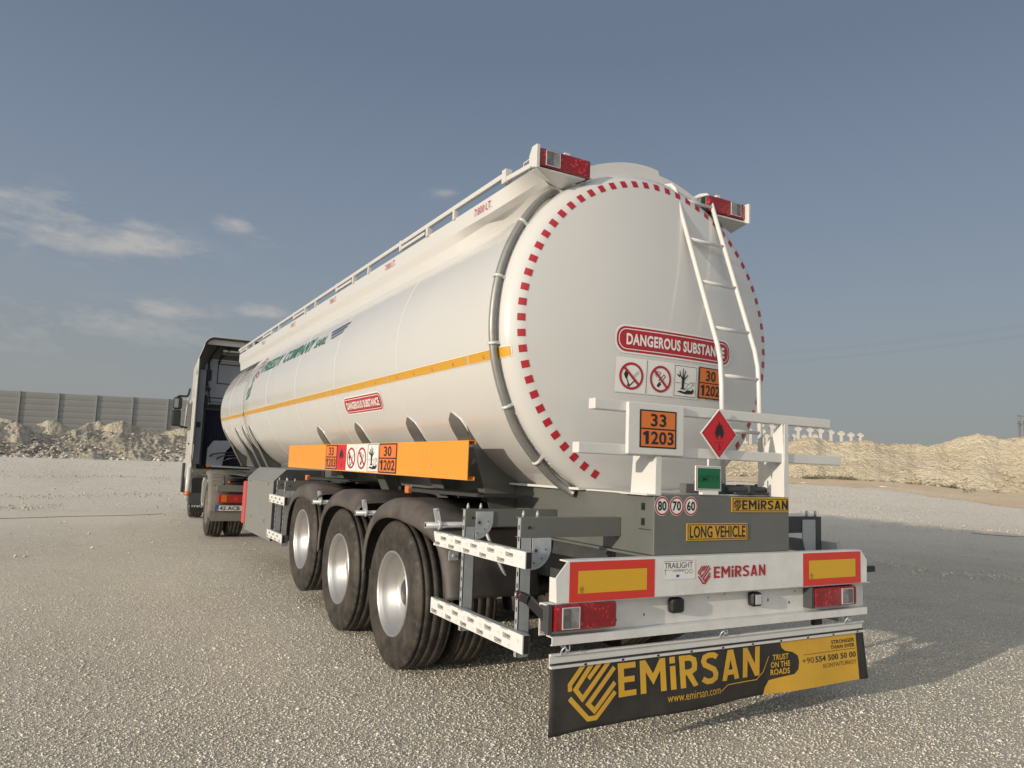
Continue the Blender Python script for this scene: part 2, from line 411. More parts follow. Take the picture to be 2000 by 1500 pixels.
GL = {'E': (.52, [[(.09, 0), (.09, 1)], [(.0, .09), (.52, .09)], [(.0, .5), (.48, .5)], [(.0, .91), (.52, .91)]]),
      'M': (.78, [[(.09, 0), (.09, 1)], [(.69, 0), (.69, 1)], [(.10, .96), (.39, .40), (.68, .96)]]),
      'i': (.18, [[(.09, 0), (.09, .72)], [(.09, .80), (.09, 1)]]),
      'R': (.58, [[(.09, 0), (.09, 1)], [(.0, .91), (.34, .91), (.47, .83), (.49, .69), (.47, .55), (.34, .47), (.0, .47)], [(.27, .46), (.49, 0)]]),
      'S': (.58, [[(.55, .82), (.44, .90), (.28, .91), (.14, .86), (.09, .74), (.13, .62), (.28, .53), (.43, .44), (.49, .30), (.46, .16), (.34, .09), (.18, .09), (.03, .19)]]),
      'A': (.64, [[(.09, 0), (.29, .93), (.35, .93), (.55, 0)], [(.15, .26), (.50, .26)]]),
      'N': (.62, [[(.09, 0), (.09, 1)], [(.53, 0), (.53, 1)], [(.09, .95), (.53, .05)]]),
      '1': (.34, [[(.25, 0), (.25, 1)], [(.03, .72), (.24, .90)]])}
def block(a, m, txt, u0, v0, u1, v1, L=1, gap=.12, th=.17):
    tot = sum(GL[c][0] for c in txt)+gap*(len(txt)-1); sx = (u1-u0)/tot; sy = v1-v0; x = 0; q = 0
    for c in txt:
        w_, st = GL[c]
        for s_ in st:
            b = Art().stroke(m, s_, th)
            for mm, vs, fs, _ in b.it: a.it.append((mm, [(u0+(x+p[0])*sx, v0+max(0, min(1, p[1]))*sy) for p in vs], fs, L+.12*(q % 4))); q += 1
        x += w_+gap
    return a
def on_y(y, x0=0, z0=0): return lambda u, v, h: (x0+u, y-h, z0+v)          # faces -Y
def on_nx(x, y0=0, z0=0): return lambda u, v, h: (x-h, y0-u, z0+v)          # faces -X, u runs towards the rear
# emblem of slanted bars
def emblem(m, L=1):
    a = Art(); t = .085
    a.stroke(m, [(.34, .97), (.04, .66), (.04, .55)], t, L)
    a.stroke(m, [(.52, .98), (.15, .57), (.29, .40), (.88, .98)], t, L)
    a.stroke(m, [(.70, .985), (.42, .72)], t*.9, L)
    a.stroke(m, [(.98, .86), (.40, .30), (.53, .17), (.98, .60)], t, L)
    a.stroke(m, [(.03, .44), (.40, .05), (.56, .05), (.98, .44)], t, L)
    return a
def un_plate(top, bot, w_=1., h_=1., L=1, t=.045):
    a = Art(); a.rect('ink', 0, 0, w_, h_, L)
    a.rect('placard_orange', t, t, w_-t, h_/2-t/2, L+1); a.rect('placard_orange', t, h_/2+t/2, w_-t, h_-t, L+1)
    a.text('ink', top, w_*.29, h_*.565, w_*.71, h_*.905, L+2, .022); a.text('ink', bot[1:], w_*.30, h_*.095, w_*.915, h_*.44, L+2, .022); block(a, 'ink', '1', w_*.085, h_*.095, w_*.235, h_*.44, L+2, th=.20)
    return a
FL = [(.50, 1.0), (.53, .86), (.60, .78), (.58, .70), (.68, .78), (.70, .86), (.76, .72), (.82, .62), (.80, .54), (.90, .60), (.88, .44), (.95, .40), (.86, .22), (.72, .08),
      (.62, .05), (.68, .16), (.64, .24), (.56, .20), (.52, .32), (.44, .22), (.36, .25), (.34, .14), (.40, .05), (.26, .08), (.13, .24), (.06, .42), (.14, .40), (.12, .58), (.20, .52), (.22, .68), (.28, .74), (.30, .66), (.38, .74), (.40, .86), (.44, .80)]
def flame(m, L): return Art().poly(m, FL, L)
def no_sign(kind, L=1):
    a = Art(); a.rect('sticker_white', 0, 0, 1, 1, L)
    if kind == 'flame':
        a.stroke('ink', [(.62, .36), (.44, .18), (.38, .34), (.32, .45)], .035, L+1)
        a.poly('ink', [(.30, .42), (.36, .36), (.40, .55), (.33, .70), (.30, .62), (.25, .52)], L+1)
        a.stroke('grey_ink', [(.52, .40), (.74, .62)], .09, L+1); a.poly('ink', [(.36, .18), (.46, .20), (.42, .30)], L+1)
    else:
        a.stroke('ink', [(.42, .42), (.62, .62), (.68, .56), (.50, .38)], .022, L+1); a.poly('ink', [(.36, .28), (.43, .22), (.53, .33), (.46, .40)], L+1)
        a.stroke('ink', [(.34, .52), (.30, .62), (.40, .70), (.50, .66), (.44, .58)], .018, L+1)
    a.ring('red_sticker', .5, .48, .40, .072, L=L+2); a.stroke('red_sticker', [(.23, .74), (.77, .22)], .072, L+3)
    return a
def env_sign(L=1):
    a = Art(); a.rect('sticker_white', 0, 0, 1, 1, L); a.frame('ink', .03, .02, .97, .98, .014, L+1)
    a.poly('ink', [(.28, .24), (.34, .30), (.33, .56), (.25, .66), (.12, .72), (.13, .68), (.24, .60), (.22, .82), (.25, .82), (.29, .66), (.35, .62), (.36, .90), (.39, .90), (.40, .64), (.47, .84), (.50, .83), (.44, .60), (.58, .72), (.60, .69), (.45, .54), (.43, .30), (.50, .24)], L+2)
    a.stroke('ink', [(.08, .43), (.30, .44)], .012, L+1); a.stroke('ink', [(.46, .44), (.66, .42)], .012, L+1)
    a.poly('ink', [(.15, .16), (.3, .20), (.46, .17), (.6, .24), (.76, .22), (.84, .30), (.88, .20), (.80, .12), (.5, .10), (.3, .13)], L+2)
    a.stroke('ink', [(.50, .24), (.62, .42), (.78, .50), (.80, .40), (.72, .30), (.56, .26)], .014, L+1); a.stroke('ink', [(.80, .44), (.90, .50), (.86, .38), (.80, .40)], .012, L+2)
    return a

# ================================================================== THE SETTING
PX, PY = -3.3, -3.17
def interp(tb, x):
    if x <= tb[0][0]: return tb[0][1]
    for (a, b), (c, d) in zip(tb, tb[1:]):
        if x <= c: return b+(d-b)*(x-a)/(c-a)
    return tb[-1][1]
def sstep(a, b, x):
    t = max(0., min(1., (x-a)/(b-a))); return t*t*(3-2*t)
def polar(az, r): return PX+r*math.sin(R_(az)), PY+r*math.cos(R_(az))
RISE = [(-180, .3), (-60, .85), (0, .90), (15, 1.0), (48, 1.42), (56, 1.40), (60, 1.15), (64, .95), (80, .8), (180, .3)]
def ground_z(az, r):
    return interp(RISE, az)*sstep(20, 56, r)
def fb(x, y, z, s, o=4): return fractal(Vector((x*s, y*s, z*s)), 1.0, 2.0, o)
def ground_mesh():
    m = MB(); NA = 480; rr = [0.0]; r = .35
    while r < 2500: rr.append(r); r *= 1.045 if r < 60 else 1.16
    vs = [(PX, PY, 0)]
    for r in rr[1:]:
        for k in range(NA):
            az = -180+360*k/NA; x, y = polar(az, r)
            z = ground_z(az, r)
            if r < 90: z += .010*pnoise(Vector((x*.9, y*.9, 0)))*sstep(1, 3, r)+.02*pnoise(Vector((x*.16, y*.16, 3)))*sstep(8, 25, r)
            vs.append((x, y, z-.012*(1 if r < 90 else 0)))
    fs = [(0, 1+k, 1+(k+1) % NA) for k in range(NA)]
    for j in range(len(rr)-2):
        a = 1+j*NA
        for k in range(NA): fs.append((a+k, a+NA+k, a+NA+(k+1) % NA, a+(k+1) % NA))
    m.smooth = True; m.add(vs, fs)
    return m
def gravel_mat():
    m = bpy.data.materials.new('gravel'); m.use_nodes = True; t = NT(m.node_tree)
    o = t.n('ShaderNodeTexCoord').outputs['Object']
    b = t.n('ShaderNodeBsdfPrincipled', {'Roughness': .95, 'Specular IOR Level': .15})
    v1 = t.n('ShaderNodeTexVoronoi', {'Vector': o, 'Scale': 95., 'Randomness': 1.0}, feature='F1')
    v2 = t.n('ShaderNodeTexVoronoi', {'Vector': o, 'Scale': 170.}, feature='F1')
    cell = t.n('ShaderNodeSeparateColor', {0: v1.outputs['Color']}).outputs[0]
    cell2 = t.n('ShaderNodeSeparateColor', {0: v2.outputs['Color']}).outputs[1]
    edge = t.ramp(v1.outputs['Distance'], [(.38, 1.), (.74, .0)])
    stone = t.ramp(t.math('ADD', t.math('MULTIPLY', cell, .6), t.math('MULTIPLY', cell2, .4)), [(.12, (.44, .40, .33)), (.45, (.69, .64, .54)), (.72, (.80, .755, .655)), (.93, (.90, .87, .78))])
    col = t.mix(t.math('MULTIPLY_ADD', edge, .75, .25), (.20, .18, .145), stone)
    # patches of fine dusty surface and of loose darker stone, stretched along the wheel tracks
    pa = t.n('ShaderNodeTexNoise', {'Vector': t.n('ShaderNodeMapping', {'Vector': o, 'Rotation': (0, 0, R_(18)), 'Scale': (1.0, .28, 1)}).outputs[0], 'Scale': .55, 'Detail': 6., 'Roughness': .6}).outputs[0]
    pb = t.n('ShaderNodeTexNoise', {'Vector': o, 'Scale': 2.3, 'Detail': 5.}).outputs[0]
    pf = t.ramp(t.math('ADD', t.math('MULTIPLY', pa, .7), t.math('MULTIPLY', pb, .3)), [(.40, 0.), (.62, 1.)])
    col = t.mix(t.math('MULTIPLY', pf, .42), col, (.76, .70, .59))
    pg = t.n('ShaderNodeTexNoise', {'Vector': t.n('ShaderNodeMapping', {'Vector': o, 'Rotation': (0, 0, R_(-12)), 'Scale': (.25, 1., 1)}).outputs[0], 'Scale': .35, 'Detail': 7., 'Roughness': .65}).outputs[0]
    col = t.mix(t.math('MULTIPLY', t.ramp(pg, [(.45, 0.), (.64, 1.)]), .30), col, (.50, .465, .41))
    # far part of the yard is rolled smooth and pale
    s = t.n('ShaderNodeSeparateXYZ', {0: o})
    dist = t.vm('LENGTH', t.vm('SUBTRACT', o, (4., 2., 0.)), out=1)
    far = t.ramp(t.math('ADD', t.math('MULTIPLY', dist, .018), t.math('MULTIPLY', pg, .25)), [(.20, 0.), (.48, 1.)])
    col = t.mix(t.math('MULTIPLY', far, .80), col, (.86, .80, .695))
    # tyre tracks swinging across the yard
    wob = t.n('ShaderNodeTexNoise', {'Vector': o, 'Scale': .12, 'Detail': 2.}).outputs[0]
    s3 = t.n('ShaderNodeSeparateXYZ', {0: t.vm('ADD', o, t.vm('MULTIPLY', t.n('ShaderNodeTexNoise', {'Vector': o, 'Scale': .09, 'Detail': 1.}).outputs[1], (9., 9., 0.)))})
    tr = None
    for (a, cx_, r0, sp_) in ((0, -30., 27.5, 1.9), (1, 46., 52., 2.0), (2, 20., 34., 1.9)):
        dd = t.vm('LENGTH', t.vm('SUBTRACT', t.n('ShaderNodeCombineXYZ', {0: s3.outputs[0], 1: s3.outputs[1]}).outputs[0], (cx_, (-20., 60., 40.)[a], 0.)), out=1)
        for q in (0, sp_):
            e_ = t.math('MULTIPLY', t.math('SUBTRACT', dd, r0+q), 4.2); g_ = t.math('EXPONENT', t.math('MULTIPLY', t.math('MULTIPLY', e_, e_), -1.))
            tr = g_ if tr is None else t.math('MAXIMUM', tr, g_)
    rag = t.n('ShaderNodeTexNoise', {'Vector': o, 'Scale': 1.6, 'Detail': 6., 'Roughness': .7}).outputs[0]
    tr = t.math('MULTIPLY', tr, t.ramp(rag, [(.40, 0.), (.60, 1.)]))
    col = t.mix(t.math('MULTIPLY', tr, .38), col, (.66, .62, .55))
    dk = t.ramp(t.n('ShaderNodeTexNoise', {'Vector': t.n('ShaderNodeMapping', {'Vector': o, 'Rotation': (0, 0, R_(35)), 'Scale': (1., .35, 1)}).outputs[0], 'Scale': .22, 'Detail': 8., 'Roughness': .72}).outputs[0], [(.50, 0.), (.66, 1.)])
    col = t.mix(t.math('MULTIPLY', dk, .16), col, (.40, .37, .31))
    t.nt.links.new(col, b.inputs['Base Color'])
    h = t.math('ADD', t.math('MULTIPLY', t.math('SUBTRACT', 1.0, v1.outputs['Distance']), t.math('MULTIPLY_ADD', cell, .8, .5)), t.math('MULTIPLY', v2.outputs['Distance'], -.5))
    bb = t.n('ShaderNodeBump', {'Height': h, 'Distance': .010, 'Strength': 1.0})
    n5 = t.n('ShaderNodeTexNoise', {'Vector': o, 'Scale': 7., 'Detail': 6., 'Roughness': .7}).outputs[0]
    b2 = t.n('ShaderNodeBump', {'Height': n5, 'Distance': .025, 'Strength': t.math('MULTIPLY_ADD', far, -.6, .8), 'Normal': bb.outputs[0]})
    t.nt.links.new(b2.outputs[0], b.inputs['Normal'])
    t.n('ShaderNodeOutputMaterial', {0: b.outputs[0]}); MATS['gravel'] = m
gravel_mat()
def earth_mat(name, c1, c2, c3, sc1, dark, bd=.30):
    m = bpy.data.materials.new(name); m.use_nodes = True; t = NT(m.node_tree)
    o = t.n('ShaderNodeTexCoord').outputs['Object']
    b = t.n('ShaderNodeBsdfPrincipled', {'Roughness': .95, 'Specular IOR Level': .1})
    n = t.n('ShaderNodeTexNoise', {'Vector': o, 'Scale': .22, 'Detail': 9., 'Roughness': .68}).outputs[0]
    v = t.n('ShaderNodeTexVoronoi', {'Vector': t.vm('ADD', o, t.vm('MULTIPLY', t.n('ShaderNodeTexNoise', {'Vector': o, 'Scale': 1.5}).outputs[1], (1.2, 1.2, 1.2))), 'Scale': sc1}, feature='F1')
    col = t.ramp(n, [(.32, c1), (.5, c2), (.66, c3)])
    sp = t.n('ShaderNodeTexNoise', {'Vector': o, 'Scale': 2.4, 'Detail': 8., 'Roughness': .75}).outputs[0]
    col = t.mix(t.math('MULTIPLY', t.ramp(sp, [(.52, 0.), (.68, 1.)]), dark), col, tuple(x*.55 for x in c1))
    t.nt.links.new(col, b.inputs['Base Color'])
    h = t.math('ADD', t.math('MULTIPLY', v.outputs['Distance'], -.9), t.math('MULTIPLY', sp, 1.6))
    bb = t.n('ShaderNodeBump', {'Height': h, 'Distance': bd, 'Strength': .9})
    t.nt.links.new(bb.outputs[0], b.inputs['Normal'])
    t.n('ShaderNodeOutputMaterial', {0: b.outputs[0]}); MATS[name] = m
earth_mat('berm_sand', (.52, .445, .315), (.60, .52, .38), (.66, .59, .45), 3.4, .22, .13)
earth_mat('sand_strip', (.68, .52, .35), (.74, .60, .42), (.76, .65, .49), 3., .12, .05)
earth_mat('berm_spoil', (.40, .365, .30), (.52, .475, .39), (.62, .57, .47), 1.5, .6)
earth_mat('cone_spoil', (.46, .42, .34), (.52, .475, .385), (.57, .53, .43), 2.2, .25)

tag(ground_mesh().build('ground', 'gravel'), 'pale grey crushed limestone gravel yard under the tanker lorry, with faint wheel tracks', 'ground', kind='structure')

mat('rock_sand', (.50, .435, .32), .9, var=(1.5, .7, (.42, .36, .26)))
mat('rock_grey', (.50, .46, .39), .9, var=(.8, .8, (.32, .295, .25)))
def berm(name, mt, az0, az1, nseg, crest_tab, r_toe, r_crest, r_back, amp, sd, nr=46):
    def fn(u, v):
        az = az0+(az1-az0)*u
        rt = r_toe+1.6*fb(az*.35, sd, 0, 1, 3); rc = r_crest+1.2*fb(az*.5, sd+9, 0, 1, 3)
        cz = 1.4695+rc*interp(crest_tab, az)
        g0 = ground_z(az, rt)
        if v < .68:
            t = v/.68; r = rt+(rc-rt)*t; z = g0-.12+(cz-g0+.12)*(t**1.08 if t < .85 else .85**1.08+(1-.85**1.08)*(1-(1-(t-.85)/.15)**1.6))
        else:
            t = (v-.68)/.32; r = rc+(r_back-rc)*t; z = cz+(0.3-cz)*t*t*.9
        x, y = polar(az, r); e = min(1, v*9)*(1 if .1 < u < .9 else sstep(0, .1, min(u, 1-u)))
        side = sstep(0, .03, min(u, 1-u)); z = (ground_z(az, r)-.3)+(z-(ground_z(az, r)-.3))*side
        z += amp*e*(.62*fb(x, y, sd, .22, 6)+.25*abs(fb(x, y, sd+4, .8, 4))-.1+.20*fb(x, y, sd+7, 3.4, 4))
        return (x, y, z)
    m = MB(); m.mat(mt); m.grid(fn, nseg, nr)
    return m.build(name)
RC = [(36, .030), (42, .036), (46.38, .039), (48.87, .0413), (49.91, .043), (50.6, .0471), (51.25, .0499), (52.29, .0483), (53.35, .0455), (54.88, .0485), (55.68, .0457), (57.11, .0431), (58.97, .043),
      (59.83, .0474), (60.51, .0523), (61.63, .0559), (62.27, .0549), (62.98, .0515), (64.05, .0539), (68, .05), (75, .056), (85, .03)]
tag(berm('sand_bank', 'berm_sand', 20, 88, 900, RC, 52, 60.5, 80, .40, 3.1, 70), 'long sunlit bank of pale dug sand across the right of the yard', 'bank', kind='structure')
# strip of orange sand between gravel and bank
def strip(u, v):
    az = 22+64*u; r0 = interp([(22, 47), (50, 45), (56, 44), (60, 41), (64, 38.5), (75, 34), (86, 30)], az)+1.3*fb(az*.6, 2, 0, 1, 4)*(1 if v < .1 else 0)
    r = r0+(54.5-r0)*v; x, y = polar(az, r)
    return (x, y, ground_z(az, r)+.002+.05*min(1, v*6)+.06*fb(x, y, 1, .7, 4)*min(1, v*3))
m = MB(); m.mat('sand_strip'); m.grid(strip, 500, 26)
tag(m.build('sand_strip'), 'flat strip of orange sand along the foot of the sunlit bank', 'ground', kind='structure')
LCR = [(-30, .022), (-12, .026), (-6.45, .0262), (-4.88, .0285), (-3.79, .0282), (-3.05, .0244), (-1.79, .0222), (-.64, .0239), (.85, .0225), (2.69, .0225), (4.61, .0225), (7, .022), (14, .024), (20, .022)]
tag(berm('spoil_bank', 'berm_spoil', -42, 22, 1000, LCR, 66, 71, 84, .75, 8.4, 50), 'low lumpy bank of grey brown dug earth in front of the grey barrier', 'bank', kind='structure')
CON = [(-30, .026), (-9, .030), (-5.97, .0325), (-4.5, .0335), (-3.66, .0262), (-3.1, .0275), (-2.3, .0350), (-1.9, .0340), (-1.2, .0255), (-.65, .0256), (-.09, .0325), (.64, .0358), (.97, .0310), (1.46, .0360),
       (2.01, .0385), (2.4, .0345), (2.97, .0320), (3.4, .0290), (4.4, .0270), (5.0, .0290), (5.55, .0325), (6.55, .0315), (9, .028), (14, .030), (20, .026)]
tag(berm('spoil_heaps', 'cone_spoil', -40, 22, 900, CON, 74, 76.5, 84, .30, 12.7, 34), 'row of paler tipped heaps behind the lumpy bank at the foot of the barrier', 'heaps', kind='structure')

# gravel stones lying loose on the surface (real little stones near the camera)
def stones():
    import numpy as np
    rng = np.random.default_rng(5)
    N = 190000
    az = np.radians(rng.uniform(-12, 74, N)); u = rng.uniform(0, 1, N)
    r = 2.0+14.5*u**1.8; keep = rng.uniform(0, 1, N) > np.clip((r-9)/7.5, 0, 1); r = np.where(keep, r, 2.0+7*rng.uniform(0, 1, N)**1.3)
    x = PX+r*np.sin(az); y = PY+r*np.cos(az)
    s = rng.gamma(5.0, .0007, N)+.0018; s = np.minimum(s, .010)
    big = rng.uniform(0, 1, N) < .004; s[big] *= 1.9
    base = np.array([(1, 0, 0), (-1, 0, 0), (0, 1, 0), (0, -1, 0), (0, 0, 1), (0, 0, -1)], float)
    fac = np.array([(0, 2, 4), (2, 1, 4), (1, 3, 4), (3, 0, 4), (2, 0, 5), (1, 2, 5), (3, 1, 5), (0, 3, 5)])
    th = rng.uniform(0, 6.283, N); c, sn = np.cos(th), np.sin(th)
    V = base[None]*(1+rng.uniform(-.35, .35, (N, 6, 1)))*s[:, None, None]
    V = V*np.stack([rng.uniform(.8, 1.5, N), np.ones(N), rng.uniform(.5, .85, N)], -1)[:, None]
    V += rng.uniform(-.3, .3, (N, 6, 3))*s[:, None, None]
    X = V[..., 0]*c[:, None]-V[..., 1]*sn[:, None]+x[:, None]; Y = V[..., 0]*sn[:, None]+V[..., 1]*c[:, None]+y[:, None]
    gz = np.array([.010*pnoise(Vector((float(a)*.9, float(b)*.9, 0)))*sstep(1, 3, math.hypot(a-PX, b-PY))+.02*pnoise(Vector((float(a)*.16, float(b)*.16, 3)))*sstep(8, 25, math.hypot(a-PX, b-PY))-.012 for a, b in zip(x, y)])
    Z = V[..., 2]+gz[:, None]+(s*.25)[:, None]
    P = np.stack([X, Y, Z], -1).reshape(-1, 3); Fc = (fac[None]+6*np.arange(N)[:, None, None]).reshape(-1)
    me = bpy.data.meshes.new('gravel_stones')
    me.vertices.add(len(P)); me.vertices.foreach_set('co', P.ravel())
    me.loops.add(len(Fc)); me.loops.foreach_set('vertex_index', Fc.astype(np.int32))
    nf = len(Fc)//3; me.polygons.add(nf); me.polygons.foreach_set('loop_start', np.arange(nf, dtype=np.int32)*3)
    me.polygons.foreach_set('loop_total', np.full(nf, 3, np.int32))
    me.update(calc_edges=True)
    m = bpy.data.materials.new('stone'); m.use_nodes = True; t = NT(m.node_tree)
    isl = t.n('ShaderNodeNewGeometry').outputs['Random Per Island']
    b = t.n('ShaderNodeBsdfPrincipled', {'Roughness': .9, 'Base Color': t.ramp(isl, [(0, (.40, .37, .31)), (.4, (.56, .525, .45)), (.8, (.66, .625, .545)), (1., (.80, .765, .69))])})
    t.n('ShaderNodeOutputMaterial', {0: b.outputs[0]}); me.materials.append(m)
    o = bpy.data.objects.new('gravel_stones', me); C.objects.link(o)
    tag(o, 'loose crushed limestone chips covering the yard in the foreground', 'gravel', kind='stuff')
stones()

def rocks(name, mt, n, place, smin, smax, label, seed):
    rnd = random.Random(seed); m = MB(); m.mat(mt)
    for k in range(n):
        x, y, z, f = place(rnd); s = (smin+(smax-smin)*rnd.random()**3)*f
        a = rnd.uniform(0, 6.28); c_, s_ = math.cos(a), math.sin(a); pts = []
        for d in ((1, 0, 0), (0, 1, 0), (-1, 0, 0), (0, -1, 0), (0, 0, .8), (.5, .5, .55), (-.5, -.4, .6)):
            q = [d[i]*s*rnd.uniform(.65, 1.25) for i in range(3)]; pts.append((x+q[0]*c_-q[1]*s_, y+q[0]*s_+q[1]*c_, z+q[2]))
        m.add(pts, [(0, 1, 5), (0, 5, 4), (1, 4, 5), (1, 2, 4), (2, 3, 6), (2, 6, 4), (3, 4, 6), (3, 0, 4)])
    tag(m.build(name), label, 'rubble', kind='stuff')
def on_slope(az0, az1, tab, rt, rc, bias):
    def f(rnd):
        az = rnd.uniform(az0, az1); t = rnd.random()**bias; r = rt+(rc-rt)*t; g0 = ground_z(az, rt); cz = 1.4695+rc*interp(tab, az)
        x, y = polar(az, r); return x, y, g0-.05+(cz-g0)*t**1.08*.98, (1.25-.6*t)
    return f
def on_yard(rnd):
    k = rnd.random()
    if k < .45:      # swept-up lines of coarse stone
        ln = rnd.choice(((-14, 27, 12, 27.5, .5), (-10, 38, 8, 36, .6), (-16, 20.5, -1, 24, .5), (44, 30, 70, 25, .7), (40, 17, 74, 13.5, .45)))
        t = rnd.random(); az = ln[0]+(ln[2]-ln[0])*t; r = ln[1]+(ln[3]-ln[1])*t+rnd.gauss(0, ln[4])+.8*math.sin(az*.5)
    else: az = rnd.uniform(-18, 78); r = 12+40*rnd.random()**.8
    x, y = polar(az, r); return x, y, ground_z(az, r)-.008, .6+r*.012
rocks('bank_rubble', 'rock_sand', 4200, on_slope(40, 72, RC, 52, 60.5, 1.5), .03, .13, 'clods and stones strewn over the face of the sunlit sand bank', 3)
rocks('spoil_rubble', 'rock_grey', 5200, on_slope(-14, 14, LCR, 66, 71, 1.4), .04, .22, 'grey stones and clods covering the low spoil bank at left', 4)
rocks('yard_rubble', 'rock_grey', 9000, on_yard, .012, .055, 'scattered coarse stones and swept lines of rubble across the middle of the yard', 5)

# scrub at the foot of the bank
def scrub():
    m = MB(); m.mat('scrub_leaf')
    spots = []
    for (a0, a1, n, h) in ((50.9, 54.6, 46, .34), (54.6, 57.0, 12, .18), (57.3, 60.2, 26, .26), (46, 50.5, 14, .22), (60.5, 63.5, 5, .25)):
        for k in range(n): spots.append((random.uniform(a0, a1), random.uniform(51.0, 53.2), h*random.uniform(.5, 1.25)))
    for az, r, h in spots:
        if az > 60.2: r -= 7*random.random()
        x0, y0 = polar(az, r); z0 = ground_z(az, r)+.0
        for k in range(int(26+60*h)):
            a = random.uniform(0, 6.28); q = random.random()**.6*h*1.25; z = z0+random.random()*h*(1-.5*q/h/1.25)
            x = x0+q*math.cos(a); y = y0+q*math.sin(a); s = random.uniform(.03, .085)
            d = [Vector((random.gauss(0, 1), random.gauss(0, 1), random.gauss(0, 1))).normalized()*s for _ in range(2)]
            p = Vector((x, y, z)); m.add([p-d[0]*.5, p+d[0], p+d[1]], [(0, 1, 2)])
    return m
mat('scrub_leaf', (.105, .115, .065), .9, var=(2, .7, (.17, .155, .10)))
tag(scrub().build('scrub'), 'line of low dry scrub along the foot of the sand bank', 'scrub', kind='stuff')

# grey panelled barrier on the left horizon
def fence():
    root = empty('barrier_fence', (*polar(0, 80), .9))
    tag(root, 'tall grey barrier of ribbed horizontal panels between steel posts behind the spoil heaps', 'fence')
    A = Vector((*polar(-5.07, 81.5), 0)); B = Vector((*polar(5.07, 80.5), 0)); d = (B-A).normalized(); L0 = -26.0
    sp = (B-A).length/10.14*2.17
    n = Vector((d.y, -d.x, 0)); ofs = Vector(root.location)
    if n.dot(Vector((PX, PY, 0))-A) < 0: n = -n
    s0 = (B-A).length*(1.08/10.14)
    for k in range(-6, 9):
        s = s0+k*sp
        p = A+d*s; dist = math.hypot(p.x-PX, p.y-PY)
        az = math.degrees(math.atan2(p.x-PX, p.y-PY)); top = 1.4695+dist*interp([(-40, .056), (-5.07, .0643), (0.65, .0661), (5.07, .0675), (30, .075)], az)
        q = p+d*sp; t2 = 1.4695+math.hypot(q.x-PX, q.y-PY)*interp([(-40, .056), (-5.07, .0643), (0.65, .0661), (5.07, .0675), (30, .075)], math.degrees(math.atan2(q.x-PX, q.y-PY)))
        m = MB(); N = 11
        vs = []; prof = []
        for i in range(N):       # ribbed section, eleven boards high
            z0 = i/N; prof += [(z0, .0), (z0+.015, .022), (z0+.06, .026), (z0+.082, .006)]
        prof.append((1., 0))
        for (zz, dep) in prof:
            for e, (pp, tt) in enumerate(((p, top), (q, t2))): vs.append(pp+n*dep+Vector((0, 0, .6+(tt-.6)*zz))-ofs)
        m.add(vs, [(2*i, 2*i+1, 2*i+3, 2*i+2) for i in range(len(prof)-1)])
        m.bar(p-n*.06+Vector((0, 0, .6))-ofs, p-n*.06+Vector((0, 0, top))-ofs, .02, .02)
        m.build('ribbed_panel', 'barrier_grey', root)
        m = MB(); m.bar(p+n*.06+Vector((0, 0, .4))-ofs, p+n*.06+Vector((0, 0, top+.05))-ofs, .15, .15, up=d)
        m.build('post', 'barrier_post', root)
mat('barrier_grey', (.205, .21, .208), .6, metal=.0, var=(.6, .6, (.245, .248, .24)))
mat('barrier_post', (.25, .255, .25), .6)
fence()

# precast concrete columns of a hall being built behind the bank
def column_mesh(h, double):
    m = MB(); w2 = .17
    m.box(-w2, w2, -.17, .17, 0, h-.44)
    m.prism([(-w2, h-.56), (w2, h-.56), (.40, h-.40), (.40, h-.16), (-.40, h-.16), (-.40, h-.40)], 1, -.19, .19)
    m.box(-.20, .20, -.165, .165, h-.16, h)
    if double:
        m.prism([(-w2, h-2.35), (w2, h-2.35), (.40, h-2.15), (.40, h-1.95), (-.40, h-1.95), (-.40, h-2.15)], 1, -.195, .195)
    return m
colproto = []
for dbl in (0, 1):
    o = column_mesh(7.4, dbl).build('concrete_column', 'concrete', bevel=.03); colproto.append(o)
cols = [(46.4, .060, 90, 0), (46.9, .0655, 88, 1), (47.31, .059, 95, 0), (48.03, .067, 88, 1), (48.17, .0592, 97, 0), (48.45, .0530, 106, 0), (48.8, .0653, 89, 1), (49.15, .055, 104, 0), (49.75, .0540, 106, 0), (50.57, .0632, 90, 1), (50.28, .0535, 107, 1),
        (50.98, .0530, 108, 0), (51.36, .0621, 91, 0), (51.69, .0539, 108, 0), (52.06, .0610, 92, 0), (52.73, .0592, 93, 1), (53.39, .0581, 92, 1), (54.02, .0564, 96, 0), (54.6, .0559, 97, 0)]
order = sorted(range(len(cols)), key=lambda i: cols[i][0])
used = set()
names_ = ['{} concrete column from the left end of the row behind the sand bank', 'precast concrete column with twin corbel heads, {} from the left behind the sand bank']
ordn = ['first', 'second', 'third', 'fourth', 'fifth', 'sixth', 'seventh', 'eighth', 'ninth', 'tenth', 'eleventh', 'twelfth', 'thirteenth', 'fourteenth', 'fifteenth', 'sixteenth', 'seventeenth', 'eighteenth', 'nineteenth']
for rank, i in enumerate(order):
    az, te, r, dbl = cols[i]
    pr = colproto[dbl]
    o = pr if dbl not in used else pr.copy()
    if dbl in used: C.objects.link(o)
    used.add(dbl)
    top = 1.4695+r*te; x, y = polar(az, r); o.location = (x, y, top-7.4); o.rotation_euler = (0, 0, R_(-50+random.uniform(-9, 9)))
    if rank == len(order)-1: lb = 'rightmost of the pale concrete columns standing behind the sand bank'
    elif dbl: lb = names_[1].format(ordn[rank])
    else: lb = names_[0].format(ordn[rank])
    tag(o, lb, 'column', 'precast columns behind the sand bank')

